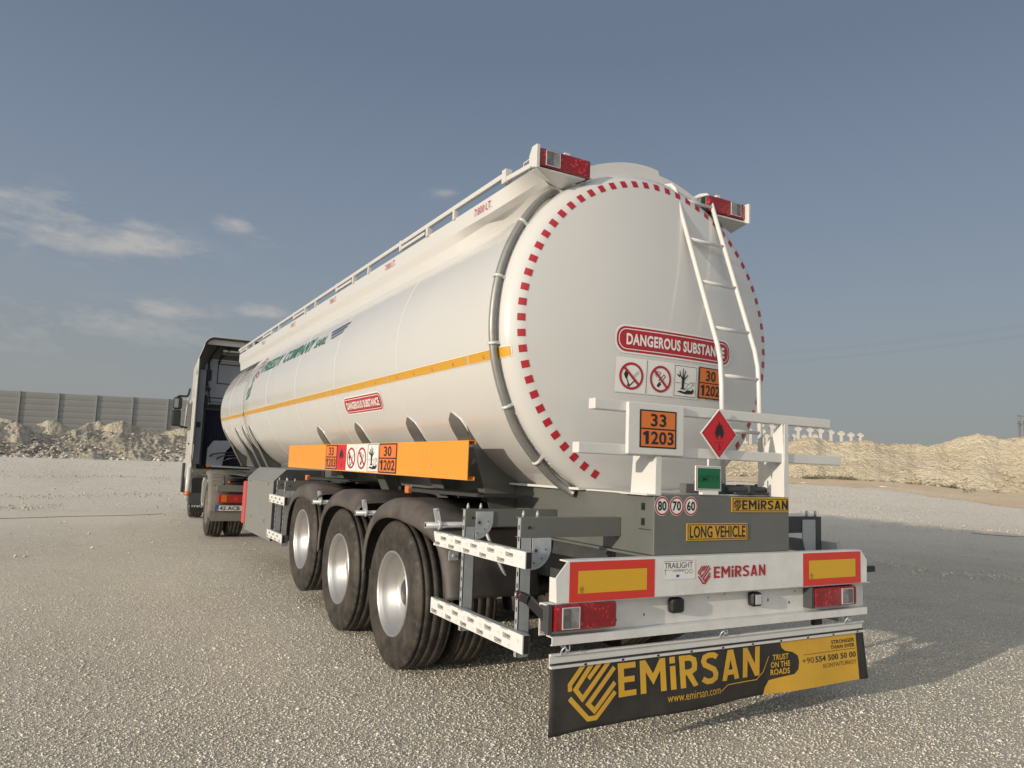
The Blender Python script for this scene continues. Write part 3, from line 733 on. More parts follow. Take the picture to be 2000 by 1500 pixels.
# pylon and its wires far right
def pylon():
    root = empty('power_pylon', (*polar(63.95, 260), 2.0)); tag(root, 'thin steel lattice power mast rising beyond the sand bank at the right edge', 'pylon')
    H = 1.4695+260*.0766-2.0; m = MB()
    wd = lambda z: .95-.35*z/H
    for sx in (-1, 1):
        for sy in (-1, 1): m.bar((sx*wd(0), sy*wd(0), 0), (sx*wd(H), sy*wd(H), H), .16, .16)
    z = 0
    while z < H-1.4:
        a, b2 = wd(z), wd(z+1.4)
        for sy in (-1, 1):
            m.bar((-a, sy*a, z), (b2, sy*b2, z+1.4), .09, .09); m.bar((a, sy*a, z), (-b2, sy*b2, z+1.4), .09, .09); m.bar((-a, sy*a, z), (a, sy*a, z), .1, .1)
        for sx in (-1, 1): m.bar((sx*a, -a, z), (sx*b2, b2, z+1.4), .09, .09)
        z += 1.4
    m.build('lattice_mast', 'pylon_steel', root)
    m = MB()
    for zz, wx in ((H-.1, 2.4), (H-2.4, 2.8)): m.bar((-wx, 0, zz), (wx, 0, zz), .16, .2)
    m.build('cross_arm', 'pylon_steel', root)
pylon()
def wire_run(az0, t0, az1, t1, r0, r1, sag, label):
    a = Vector((*polar(az0, r0), 1.4695+r0*t0)); b = Vector((*polar(az1, r1), 1.4695+r1*t1)); pts = []
    for k in range(41):
        s = k/40; p = a.lerp(b, s); p.z -= sag*4*s*(1-s); pts.append(p)
    tag(MB().tube(pts, .028, 5).build('power_line', 'pylon_steel'), label, 'power line', 'power lines crossing the right sky')
for q, (dt, nm) in enumerate(((0, 'uppermost thin power line crossing the hazy sky at right'), (.0028, 'second power line from the top crossing the sky at right'), (-.0093, 'third power line, top of the lower pair in the right sky'), (-.0117, 'lowest thin power line crossing the hazy sky at right'))):
    wire_run(66.5, .1802+dt, 44.0, .1498+dt*.85, 215, 330, 1.5, nm)
# loose cable on the gravel by the tractor unit and a bent wire on the right
def ground_line(pts, r, label, name='loose_cable'):
    tag(MB().tube(pts, r, 6).build(name, 'cable_black'), label, 'cable')
P = []
for k in range(40):
    s = k/39; P.append((-9.5+8.0*s, 14.9+2.3*s+.25*math.sin(s*7)+.1*math.sin(s*19), .008))
ground_line(P, .006, 'thin dark cable lying on the gravel at far left beside the tractor front wheel')
P = []
for k in range(24):
    s = k/23; a = 61.0+3.4*s; r = 25.2-1.2*s+.7*s*s
    x, y = polar(a, r); P.append((x, y, ground_z(a, r)+.012+.05*s*s))
ground_line(P, .008, 'short bent black wire lying on the gravel in sunlight right of the lorry', 'bent_wire')

# ================================================================== THE TANKER TRAILER
TZ = 2.386; TR = 1.152; TRF = 1.065; Y0 = 0.80
T = empty('tanker_trailer')
tag(T, 'long white fuel tanker trailer with three axles, orange side bar and red dashed rear end', 'tanker trailer')
def part(m, name, material=None, parent=T, **k): return m.build(name, material, parent, **k)

# rear head profile: y as a function of radius
def head_y(r):
    if r <= 1.03: return .600+.115*(r/1.03)**2
    t = (r-1.03)/(TR-1.03); return .715+ .0267*t + (Y0+.05-.715-.0267)*(1-math.sqrt(max(0, 1-t**2.2)))
def ft(y):      # tank radius along its length
    if y < 9.5: return TR
    if y < 10.05: return TR+(TRF-TR)*(y-9.5)/.55
    return TRF
def tank_mesh():
    m = MB(); prof = [(head_y(r), r) for r in [.002, .15, .3, .45, .6, .75, .88, .97, 1.03]]
    for k in range(1, 31): r = 1.03+(TR-1.03)*math.sin(k/30*math.pi/2); prof.append((head_y(r), r))
    y = .88
    while y < 12.35: prof.append((y, ft(y))); y += .12 if 9.3 < y < 10.2 else .35
    for k in range(0, 11):
        a = k/10*math.pi/2; prof.append((12.4+.22*math.sin(a), TRF-.14*(1-math.cos(a))))
    for r in (.9, .7, .4, .002): prof.append((12.62+.10*(1-(r/.95)**2), r))
    m.lathe(prof, 1, (0, 0, TZ), seg=160)
    return m
tank = part(tank_mesh(), 'tank', 'tank_white')
# rolled seams between the plates of the barrel
for y in (.905, 2.62, 4.40, 6.05, 7.75, 9.42, 10.12, 11.4):
    r = ft(y); m = MB(); m.lathe([(-.012, r-.001), (-.006, r+.0022), (.006, r+.0022), (.012, r-.001)], 1, (0, y, TZ), seg=160)
    part(m, 'weld_seam', 'tank_white', tank)
# droplets of white paint along the head weld
m = MB(); random.seed(11)
for k in range(60):
    a = R_(random.uniform(150, 232)); yy = .862+random.gauss(0, .006); s = random.uniform(.003, .008); rr = TR-.0005
    c = Vector((rr*math.cos(a), yy, TZ+rr*math.sin(a))); n = Vector((math.cos(a), 0, math.sin(a))); t1 = Vector((0, 1, 0)); t2 = n.cross(t1)
    m.add([c+t1*s, c+t2*s, c-t1*s, c-t2*s, c+n*s*.8], [(0, 1, 4), (1, 2, 4), (2, 3, 4), (3, 0, 4)])
part(m, 'paint_drips', 'tank_white', tank)['kind'] = 'stuff'
# surface maps
def knuckle_r(y):
    lo, hi = .9, TR
    for _ in range(24):
        md = (lo+hi)/2
        if head_y(md) < y: lo = md
        else: hi = md
    return lo
def on_tank(y0=0, z0=0, left=True):       # u towards the rear (as read from the left side), v up the shell from height z0
    def f(u, v, h):
        y = y0-u; r = (ft(y) if y > .85 else knuckle_r(y))+h; a0 = math.asin(max(-1, min(1, (z0-TZ)/TR))); a = a0+v/TR
        return (-r*math.cos(a), y, TZ+r*math.sin(a))
    return f
def on_head(x0, z0):
    def f(u, v, h):
        x, z = x0+u, z0+v; r = math.hypot(x, z-TZ); return (x, head_y(r)-h, z)
    return f
# ring of red reflective squares
sq = .0238
for k in range(60):
    a = R_(-68.2+5.28*k)
    if k >= 60: break
    cu, cv = 1.056*math.cos(a), TZ+1.056*math.sin(a)
    e1 = (math.cos(a), math.sin(a)); e2 = (-math.sin(a), math.cos(a))
    A = Art(); q = [(cu+e1[0]*i*sq+e2[0]*j*sq*.95, cv+e1[1]*i*sq+e2[1]*j*sq*.95) for i, j in ((-1, -1), (1, -1), (1, 1), (-1, 1))]
    A.poly('red_sticker', q)
    A.build('reflective_square', tank, on_head(0, 0), cut=[(0, .02), (1, .02)], base=.0025)
# yellow reflective band along the side
def tape(y0, y1):
    A = Art(); L = y1-y0; A.rect('sticker_white', -.004, -.004, L+.004, .066, 0); A.rect('tape', 0, 0, L, .062, 1)
    k = .22
    while k < L-.1:
        A.stroke('lamp_black', [(k, .040), (k, .018), (k+.018, .018)], .004, 2); k += .36
    A.build('reflective_band', tank, on_tank(y1, 2.140), cut=[(1, .03), (0, .012 if y0 < 1 else .25)], base=.0045 if y0 < 1 else .0025)
ys = [.748, 1.285, 2.83, 4.44, 6.10, 7.78, 9.46]
for a, b in zip(ys, ys[1:]): tape(a+.012, b-.012)
tape(9.52, 9.98); tape(10.02, 12.38)

def pill(L=1, w_=1.04, h_=.19):
    A = Art(); A.rrect('sticker_white', -.012, -.012, w_+.012, h_+.012, h_/2-.01, 0); A.rrect('red_sticker', 0, 0, w_, h_, h_/2-.012, 1); A.rrect('sticker_white', .014, .014, w_-.014, h_-.014, h_/2-.022, 2); A.rrect('red_sticker', .020, .020, w_-.020, h_-.020, h_/2-.028, 3)
    A.text('sticker_white', 'DANGEROUS SUBSTANCE', .072, h_*.27, w_-.060, h_*.73, 4, .035)
    return A
pill(w_=1.02, h_=.165).build('danger_sticker', tank, on_head(-.405, 2.238), cut=[(0, .08), (1, .05)], base=.003, label='red DANGEROUS SUBSTANCE sticker on the rear head')
A = pill(w_=1.06, h_=.155); A.build('danger_sticker', tank, on_tank(4.12, 1.936), cut=[(1, .03)], base=.003, label='small red DANGEROUS SUBSTANCE sticker low on the left side')
A = Art(); A.rect('sticker_white', -.02, -.004, .68, .225, 0)
A.sub(no_sign('flame', 1), -.015, .0, .235, .222); A.sub(no_sign('smoke', 1), .228, .0, .225, .222); A.sub(env_sign(1), .455, .003, .215, .215); A.stroke('ink', [(.224, .002), (.224, .218)], .003, 4)
A.build('pictogram_sticker', tank, on_head(-.385, 1.975), cut=[(0, .08), (1, .05)], base=.004)
Art().sub(un_plate('30', '1202', 1., 1., 0, .035), 0, 0, .235, .215).build('hazard_number_sticker', tank, on_head(.300, 1.984), cut=[(0, .08), (1, .05)], base=.008, label='orange sticker with 30 over 1202')

# company lettering with emblem
A = Art()
A.text('green_letter', 'FREEDY', 0, 0, 1.30, .175, 1, .03, shear=.075); A.text('green_letter', 'COMPANY', 1.37, 0, 2.95, .175, 1, .03, shear=.065); A.text('green_letter', 'SARL', 2.99, .012, 3.50, .122, 1, .025, shear=.07)
for k, (a, b) in enumerate(((0, .62), (.05, .58), (.10, .53))): A.poly('blue_letter' if k < 2 else 'wing_grey', [(3.56+a, .150-k*.045), (3.56+b+.03, .178-k*.045), (3.56+b, .150-k*.045), (3.56+a+.03, .122-k*.045)], 1)
A.ring('red_sticker', -.24, .12, .18, .022, rv=.18, L=1); A.stroke('red_sticker', [(-.42, .20), (-.22, .235), (-.06, .05)], .02, 2)
A.stroke('wing_grey', [(-.40, .04), (-.32, .15), (-.24, .10), (-.17, .18), (-.10, .12)], .016, 2); A.stroke('ink', [(-.36, -.02), (-.27, .05), (-.20, .0)], .02, 2)
for dx, dz in ((-.56, -.04), (-.48, .0), (-.52, -.10), (-.44, -.08), (-.50, -.16)): A.poly('wing_grey', [(dx, dz), (dx+.03, dz+.05), (dx+.06, dz+.02), (dx+.04, dz-.03)], 1)
A.poly('wing_grey', [(-.78, -.31), (-.66, -.20), (-.52, -.19), (-.38, -.16), (-.46, -.24), (-.60, -.26), (-.71, -.29)], 1); A.poly('green_letter', [(-.80, -.38), (-.62, -.30), (-.42, -.25), (-.50, -.33), (-.68, -.37)], 1)
A.build('company_lettering', tank, on_tank(8.50, 2.750), cut=[(1, .05)], base=.003)

# ---- walkway coaming on the top
def cprof(y):
    t0 = max(0, min(1, (2.1-y)/(2.1-.885))); t1 = max(0, min(1, (1.42-y)/(1.42-.885))); ts = (t0, t0, t1, t0, t0)
    P0 = [(-.895, 3.085), (-.905, 3.205), (-.932, 3.272), (-.932, 3.397), (-.905, 3.397)]
    P1 = [(-.665, 3.322), (-.785, 3.340), (-.826, 3.365), (-.932, 3.402), (-.905, 3.400)]
    return [(a[0]+(b[0]-a[0])*t, a[1]+(b[1]-a[1])*t) for a, b, t in zip(P0, P1, ts)]
for sx in (1, -1):
    m = MB(); ysn = [.885+.0607*q for q in range(20)]+[2.1, 3, 5, 7, 9, 11.55]; vs = []
    for y in ysn: vs += [(sx*x, y, z) for x, z in cprof(y)]
    nn = 5; m.smooth = True
    for i in range(nn-1):
        m.add([p for j in range(len(ysn)) for p in (vs[j*nn+i], vs[j*nn+i+1])], [(2*j, 2*j+1, 2*j+3, 2*j+2) for j in range(len(ysn)-1)])
    co_ = part(m, 'walkway_side', 'white_paint', T)
# arched closing plate across the back of the walkway
m = MB(); top = [(-.93, 3.40), (-.60, 3.47), (-.53, 3.512), (-.46, 3.548), (-.38, 3.583), (-.30, 3.612), (-.22, 3.636), (-.14, 3.655), (-.05, 3.668), (.03, 3.672), (.10, 3.670), (.16, 3.663), (.172, 3.628), (.26, 3.618), (.34, 3.600), (.42, 3.575), (.50, 3.545), (.58, 3.518), (.66, 3.487), (.93, 3.40)]
bot = [(x, TZ+math.sqrt(max(0, (TR-.02)**2-x*x)) if abs(x) < .7 else 3.31+.1*(abs(x)-.7)/.23) for x in (.93, .66, .4, .0, -.4, -.66, -.93)]
m.prism(top+bot, 1, .900, .908); part(m, 'closing_plate', 'white_paint')
for y in (1.5, 3.4, 5.6, 7.8, 10.): part(MB().lathe([(3.40, .26), (3.58, .26), (3.59, .24), (3.59, .002)], 2, (0, y, 0), seg=32), 'manhole', 'white_paint')
def lt_text(y):
    A = Art(); A.text('red_sticker', '7.800 LT.', 0, 0, .27, .054, 0, .0); A.build('capacity_lettering', T, on_nx(-.9365, y, 3.312), base=.004)
for y in (1.68, 3.60, 5.50, 7.45, 9.45): lt_text(y)
# handrail: posts, long upper rail, short clamp rails
for sx in (-1, 1):
    X = sx*.93
    m = MB(); m.box(X-.018, X+.018, 1.20, 11.6, 3.464, 3.502)
    hr = part(m, 'handrail', 'white_paint', bevel=.005)
    m = MB(); m.bar((X-sx*.0, .80, 3.428), (X, 1.22, 3.445), .034, .034)
    part(m, 'handrail_end', 'white_paint', bevel=.004)
    for y in (1.21,): part(MB().box(X-.024, X+.024, y-.03, y+.03, 3.42, 3.515), 'rail_clamp', 'white_paint')
    part(MB().box(X-.016, X+.016, 1.225, 1.27, 3.466, 3.512), 'rail_plug', 'black')
    for y in (2.04, 4.10, 6.15, 8.2, 10.2): part(MB().box(X-.016, X+.016, y-.018, y+.018, 3.392, 3.465), 'rail_post', 'white_paint')
    for y in (2.57, 4.60, 6.65, 8.7, 10.8):
        part(MB().box(X-.022, X+.022, y-.03, y+.012, 3.39, 3.465), 'rail_post', 'white_paint')
        part(MB().box(X-.015, X+.015, y+.014, y+.05, 3.40, 3.462), 'rail_plug', 'black')
        part(MB().box(X-.014, X+.014, y+.05, y+.62, 3.420, 3.446), 'clamp_rail', 'white_paint')
        part(MB().box(X-.02, X+.02, y+.60, y+.64, 3.41, 3.505), 'rail_clamp', 'white_paint')
    # little grab loop and lamp bracket at the rear end of the rail
    m = MB(); m.tube([(X, .98, 3.445), (X, .97, 3.485), (X, .90, 3.485), (X, .89, 3.445)], .006, 8); part(m, 'grab_loop', 'white_paint')

# ---- tail lamps (black body, red lens, clear window)
def lamp(x0, x1, z0, z1, yf, yb, clear_left, top=False):
    body = part(MB().box(x0, x1, yf+.02, yb, z0, z1), 'tail_lamp', 'lamp_black', bevel=.012)
    W = x1-x0; e = .004
    cx0, cx1 = (x0+.050 if clear_left else x1-.050-W*.25), (x0+.050+W*.25 if clear_left else x1-.050)
    L = MB().box(x0+e, x1-e, yf, yf+.045, z0+e, z1-e).build('lens', 'lens_red', body, bevel=.012)
    MB().box(cx0, cx1, yf-.004, yf+.012, z0+.018, z1-.018).build('clear_window', 'lens_clear', body, bevel=.004)
    md_ = (cx0+cx1)/2 if top is False else cx0
    MB().box(cx0+.003 if clear_left else md_+.003, md_-.003 if clear_left else cx1-.003, yf-.0055, yf-.003, z0+.022, z1-.022).build('bulb_chamber', 'lens_smoke', body)
    m = MB(); t = .004
    for a, b, c, d in ((cx0-t, cx1+t, z0+.014, z0+.018), (cx0-t, cx1+t, z1-.018, z1-.014), (cx0-t, cx0, z0+.018, z1-.018), (cx1, cx1+t, z0+.018, z1-.018)): m.box(a, b, yf-.005, yf+.002, c, d)
    m.build('window_rim', 'grey_ink', body)
    return body
lamp(-.965, -.565, 3.372, 3.500, .715, .80, True)
lamp(.500, .875, 3.385, 3.512, .735, .82, False)
for sx, xa, xb in ((-1, -.995, -.968), (1, .878, .90)):
    m = MB(); m.prism([(.705, 3.352), (.80, 3.385), (.80, 3.455), (.765, 3.508), (.705, 3.508)], 0, xa, xb); part(m, 'lamp_bracket', 'white_paint', bevel=.004)
    a0, a1 = (-.985, -.60) if sx < 0 else (.52, .90)
    # bracket tray under each lamp running back to the walkway plate
    m = MB(); m.hexa([(a0, .72, 3.355), (a1, .735, 3.365), (-.70 if sx < 0 else .90, .90, 3.33), (-.92 if sx < 0 else .68, .90, 3.40)][::1], [(a0, .72, 3.366), (a1, .735, 3.376), (-.70 if sx < 0 else .90, .90, 3.40), (-.92 if sx < 0 else .68, .90, 3.41)])
    part(m, 'lamp_tray', 'white_paint')
m = MB(); m.box(-.76, -.72, .74, .80, 3.50, 3.518); m.box(.60, .63, .75, .80, 3.512, 3.53); part(m, 'lamp_clip', 'white_paint')

# ---- ladder
def lad(x0):
    return [(x0, .98, 3.545), (x0, .86, 3.545), (x0, .80, 3.530), (x0, .765, 3.49), (x0, .70, 3.30), (x0, .34, 2.30), (x0, .315, 2.19), (x0, .305, 2.05), (x0, .285, 1.35)]
ladder = part(MB().tube(lad(.205), .0165, 12), 'ladder', 'white_paint')
MB().tube(lad(.545), .0165, 12).build('ladder_rail', 'white_paint', ladder)
for z in (3.415, 3.09, 2.765, 2.43, 2.105, 1.75):
    pts = lad(.205)
    for a, b in zip(pts, pts[1:]):
        if b[2] <= z <= a[2]: t = (a[2]-z)/(a[2]-b[2]); y = a[1]+(b[1]-a[1])*t
    MB().tube([(.205, y, z), (.545, y, z)], .0125, 10).build('rung', 'white_paint', ladder)
part(MB().tube([(.20, .98, 3.545), (.24, 1.0, 3.5)], .012, 8), 'ladder_hook', 'white_paint')

# ---- corrugated conduit round the shell
HP = [(-.600, .93, 3.375), (-.700, .925, 3.325), (-.818, .906, 3.244), (-.948, .880, 3.097), (-1.061, .862, 2.914), (-1.128, .855, 2.75), (-1.169, .850, 2.582), (-1.186, .850, 2.4), (-1.177, .855, 2.242), (-1.146, .862, 2.086),
      (-1.081, .866, 1.9), (-.985, .880, 1.716), (-.880, .885, 1.585), (-.76, .89, 1.470), (-.66, .88, 1.385), (-.590, .85, 1.335), (-.560, .82, 1.315)]
def catmull(P, n):
    P = [Vector(p) for p in P]; out = []
    for i in range(len(P)-1):
        a, b, c, d = P[max(i-1, 0)], P[i], P[i+1], P[min(i+2, len(P)-1)]
        for k in range(n):
            t = k/n; out.append(.5*((2*b)+(-a+c)*t+(2*a-5*b+4*c-d)*t*t+(-a+3*b-3*c+d)*t**3))
    return out+[P[-1]]
hp = catmull(HP, 30)
hose = part(MB().tube(hp, [.027 if i % 2 else .0225 for i in range(len(hp))], 14), 'conduit_hose', 'hose')
for i in (int(30*3.35), int(30*5.6), int(30*8.1), int(30*10.3), int(30*12.6)):
    i = min(i, len(hp)-2); t = (hp[i+1]-hp[i-1]).normalized(); m = MB()
    m.tube([hp[i]-t*.009, hp[i]+t*.009], .034, 16); p = hp[i]; n = Vector((p.x, 0, p.z-TZ)).normalized()
    m.bar(p-n*.045, p+n*.01+Vector((0, .0, 0)), .018, .06, up=(0, 1, 0)); m.build('hose_clip', 'white_paint', hose)
part(MB().tube([(-.60, .93, 3.375), (-.56, .93, 3.375)], .03, 12), 'hose_socket', 'galv')

# ---- rear frame box
box = part(MB().box(-.542, .545, .066, 1.60, 1.012, 1.340), 'rear_frame_box', 'frame_grey', bevel=.004)
part(MB().box(-.575, .575, .066, 1.62, .998, 1.011), 'frame_flange', 'frame_grey', bevel=.002)
part(MB().box(-.555, .555, .20, .70, 1.341, 1.349), 'box_lid', 'white_bracket')
part(MB().box(-.60, .60, .72, 1.60, 1.341, 1.356), 'saddle_plate', 'white_bracket')
m = MB()
for z in (1.275, 1.19): m.box(-.549, -.542, .145, .17, z-.02, z+.02); m.box(-.555, -.549, .15, .158, z-.012, z+.012)
m.box(-.548, -.542, .09, .19, 1.148, 1.151); part(m, 'side_latch', 'black')
# items on the box top: hinge and air valve block
m = MB(); m.box(.10, .16, .22, .40, 1.349, 1.415); m.box(.56, .62, .14, .36, 1.340, 1.415); m.box(.16, .56, .30, .36, 1.349, 1.405); m.tube([(.16, .22, 1.378), (.56, .22, 1.378)], .022, 12); m.box(.33, .36, .17, .30, 1.349, 1.41); m.box(.20, .50, .18, .20, 1.352, 1.365)
part(m, 'valve_block', 'frame_dark', bevel=.004)
part(MB().box(-.02, .10, .24, .44, 1.349, 1.405), 'valve_cover', 'frame_grey', bevel=.004)
# speed discs and plates on the rear face
face = on_y(.066)
for t, cx in (('80', -.487), ('70', -.380), ('60', -.273)):
    A = Art(); A.disc('sticker_white', cx, 1.283, .054, L=0); A.ring('red_sticker', cx, 1.283, .051, .0085, L=1); A.text('ink', t, cx-.031, 1.257, cx+.031, 1.311, 1, .03); A.build('speed_sticker', box, face, label=t+' speed limit sticker')
def yplate(x0, z0, x1, z1, name, fn):
    A = Art(); A.rrect('plate_yellow', x0, z0, x1, z1, .008, 1)
    t = .0035
    for a, b, c, d in ((x0+.007, z0+.007, x1-.007, z0+.007+t), (x0+.007, z1-.007-t, x1-.007, z1-.007), (x0+.007, z0+.01, x0+.007+t, z1-.01), (x1-.007-t, z0+.01, x1-.007, z1-.01)): A.rect('ink', a, b, c, d, 2)
    fn(A); p = MB().box(x0, x1, .062, .0655, z0, z1).build(name, 'plate_yellow', box, bevel=.001); A2 = A
    return A2.build('plate_face', None, on_y(.062)) , p
def f1(A): A.sub(emblem('ink', 2), .062, 1.262, .060, .062); block(A, 'ink', 'EMiRSAN', .130, 1.266, .524, 1.322, 2)
o1, p1 = yplate(.046, 1.250, .536, 1.338, 'maker_plate', f1); o1.parent = T; o1.name = 'maker_plate_face'
p1.parent = T
def f2(A): A.text('ink', 'LONG VEHICLE', -.285, 1.104, .155, 1.172, 2, .018)
o2, p2 = yplate(-.306, 1.089, .176, 1.187, 'long_vehicle_plate', f2); o2.parent = T; o2.name = 'long_vehicle_face'
p2.parent = T

# ---- placard rack: two square tubes on gusseted posts
for sx in (-1, 1):
    X = -.535 if sx < 0 else .502
    m = MB(); m.prism([(.066, 1.342), (.285, 1.342), (.265, 1.60), (.10, 1.80), (.078, 1.80), (.066, 1.5)], 0, X, X+.005)
    m.box(X+.005, X+.042, .066, .072, 1.342, 1.80)
    part(m, 'rack_post', 'white_bracket', bevel=.001)
part(MB().box(-.60, -.50, .062, .30, 1.3405, 1.348), 'rack_foot', 'white_bracket')
part(MB().box(-.952, .970, .080, .140, 1.797, 1.857), 'rack_tube', 'white_bracket', bevel=.006)
part(MB().box(-1.052, 1.070, .080, .140, 1.556, 1.616), 'rack_tube', 'white_bracket', bevel=.006)
part(MB().box(-.745, -.341, .052, .079, 1.563, 1.850), 'placard_carrier', 'white_bracket', bevel=.006)
Art().sub(un_plate('33', '1203', 1., 1., 0, .04), 0, 0, .266, .211).build('hazard_placard', T, on_y(.0515, -.667, 1.602), label='orange placard with 33 over 1203 on the rear rack')
# class 3 diamond
cx, cz, hw, hh = -.074, 1.706, .146, .148
m = MB(); m.prism([(cx, cz-hh), (cx+hw, cz), (cx, cz+hh), (cx-hw, cz)], 1, .046, .052); dm = part(m, 'flammable_sign', 'sticker_white', bevel=.001)
A = Art(); k = .94; A.poly('red_sign', [(cx, cz-hh*k), (cx+hw*k, cz), (cx, cz+hh*k), (cx-hw*k, cz)], 0)
for a, b in (((0, -1), (1, 0)), ((1, 0), (0, 1)), ((0, 1), (-1, 0)), ((-1, 0), (0, -1))): A.stroke('ink', [(cx+hw*.90*a[0], cz+hh*.90*a[1]), (cx+hw*.90*b[0], cz+hh*.90*b[1])], .0018, 1)
A.sub(flame('ink', 1), cx-.042, cz-.038, .084, .118); A.rect('ink', cx-.040, cz-.052, cx+.040, cz-.0495, 1); A.text('ink', '3', cx-.009, cz-.095, cx+.009, cz-.062, 1, .01)
A.build('diamond_face', dm, on_y(.046))
# green sign under the rack
m = MB(); m.box(-.243, -.040, .060, .068, 1.371, 1.516); m.tube([(-.14, .066, 1.516), (-.14, .066, 1.556)], .006, 8); m.box(-.19, -.06, .062, .09, 1.349, 1.372); gs = part(m, 'green_sign', 'sticker_white', bevel=.003)
A = Art(); A.rect('ink', -.237, 1.377, -.046, 1.510, 0); A.rect('sticker_white', -.234, 1.380, -.049, 1.507, 1); A.rect('green_sign', -.230, 1.384, -.053, 1.503, 2); A.text('green_dark', 'EMPTY', -.222, 1.425, -.062, 1.463, 3, .02); A.build('sign_face', gs, on_y(.060))

# ---- upper bumper board
m = MB(); m.prism([(-1.215, .803), (1.205, .803), (1.210, .945), (1.150, 1.012), (-1.150, 1.012), (-1.222, .930)], 1, 0, .006)
m.box(-1.16, 1.16, .006, .066, 1.004, 1.0115); m.box(-1.215, -1.209, .006, .07, .805, .925); m.box(1.199, 1.204, .006, .07, .805, .94)
bb = part(m, 'bumper_board', 'bumper_white', bevel=.0015)
for x0 in (-1.141, .590):
    A = Art(); A.rect('board_red', x0, .805, x0+.552, 1.004, 0); A.rect('yellow_reflective', x0+.052, .846, x0+.498, .958, 1)
    for q in range(9): A.rect('plate_yellow', x0+.056, .854+q*.0115, x0+.494, .8546+q*.0115, 2)
    A.ring('ink', x0+.075, .868, .012, .002, L=2); A.text('ink', 'E4', x0+.069, .863, x0+.081, .873, 2); A.text('ink', '70 01', x0+.061, .8475, x0+.089, .8525, 2)
    A.build('reflector_board', bb, on_y(0), label='red bordered yellow reflector board, '+('left' if x0 < 0 else 'right'))
A = Art(); A.rrect('sticker_white', -.541, .886, -.297, 1.001, .008, 0); A.frame('grey_ink', -.536, .890, -.302, .997, .0015, 1)
A.text('ink', 'TRAILIGHT', -.522, .950, -.318, .981, 1, -.005); A.rect('ink', -.525, .987, -.315, .989, 1); A.rect('ink', -.522, .941, -.375, .9425, 1); A.rect('ink', -.517, .915, -.5145, .950, 1); A.text('ink', 'SYSTEMS', -.46, .931, -.385, .939, 2)
A.ring('ink', -.362, .931, .012, .002, L=1); A.ring('ink', -.332, .931, .012, .002, L=1); A.poly('blue', [(-.437, .900), (-.418, .903), (-.413, .915), (-.425, .913), (-.430, .918), (-.438, .914)], 1)
A.build('lamp_maker_sticker', bb, on_y(0))
A = Art(); A.sub(emblem('red_sticker', 1), -.278, .855, .095, .103); block(A, 'red_sticker', 'EMiRSAN', -.158, .885, .258, .949, 1); A.build('maker_lettering', bb, on_y(0))
# ---- lower bumper channel
m = MB(); X0, X1 = -1.268, 1.262
m.box(X0, X1, .070, .076, .640, .800); m.box(X0, X1, .014, .070, .795, .802)
m.box(-1.225, 1.225, .020, .070, .634, .640); m.box(-1.225, 1.225, .014, .020, .600, .640); m.box(-1.225, 1.225, .014, .03, .597, .602)
m.prism([(X0-.004, .665), (-1.225, .640), (-1.225, .66)], 1, .03, .07)
lb = part(m, 'bumper_channel', 'bumper_white', bevel=.0015)
A = Art()
for x, z, r in ((-.985, .76, .009), (-.80, .775, .008), (-.80, .775, .006), (-.985, .68, .009), (-.79, .685, .009), (.36, .79, .007), (.60, .765, .007), (.36, .725, .010), (.545, .70, .010), (-.13, .765, .006), (-.6, .70, .008), (.0, .78, .006)):
    A.disc('ink', x, z, r*.55, r, L=0, n=12)
A.build('bolt_hole', lb, on_y(.070))
lamp(-1.232, -.842, .664, .798, -.012, .07, True)
lamp(.700, 1.105, .664, .790, -.002, .07, False)
# angled black lamp brackets and side marker on rubber arm
m = MB(); m.box(-1.262, -1.236, .0, .069, .655, .800); part(m, 'lamp_bracket', 'frame_dark', bevel=.003)
part(MB().box(.672, .698, .005, .069, .664, .792), 'lamp_bracket', 'frame_dark', bevel=.003)
def arm(sx):
    x = sx*1.25
    m = MB(); m.hexa([(x-.008, .03, .70), (x+.008, .03, .70), (x+.008, .05, .70), (x-.008, .05, .70)], [(x-.008, .03, .80), (x+.008, .03, .80), (x+.008, .05, .80), (x-.008, .05, .80)])
    m.bar((sx*1.25, .04, .735), (sx*1.285, .14, .800), .018, .055); m.bar((sx*1.285, .14, .800), (sx*1.30, .19, .812), .04, .04)
    a = part(m, 'marker_arm', 'lamp_black', bevel=.003)
    MB().tube([(sx*1.30, .195, .812), (sx*1.312, .20, .812)], .017, 14).build('marker_lens', 'lens_red', a)
    MB().tube([(sx*1.30, .235, .814), (sx*1.312, .245, .814)], .015, 14).build('marker_lens', 'lens_clear', a)
    MB().tube([(sx*1.290, .19, .812), (sx*1.295, .25, .814)], .021, 12).build('marker_body', 'lamp_black', a)
arm(-1)
m = MB(); m.box(1.212, 1.30, -.0, .04, .865, .905); part(m, 'side_marker', 'lamp_black', bevel=.008)
for x0, x1 in ((-.443, -.350), (.178, .262)):
    part(MB().box(x0, x1, .015, .070, .700, .785), 'rubber_buffer', 'lamp_black', bevel=.02)
part(MB().box(.195, .245, .0125, .016, .715, .772), 'buffer_sticker', 'grey_ink', bevel=.004)

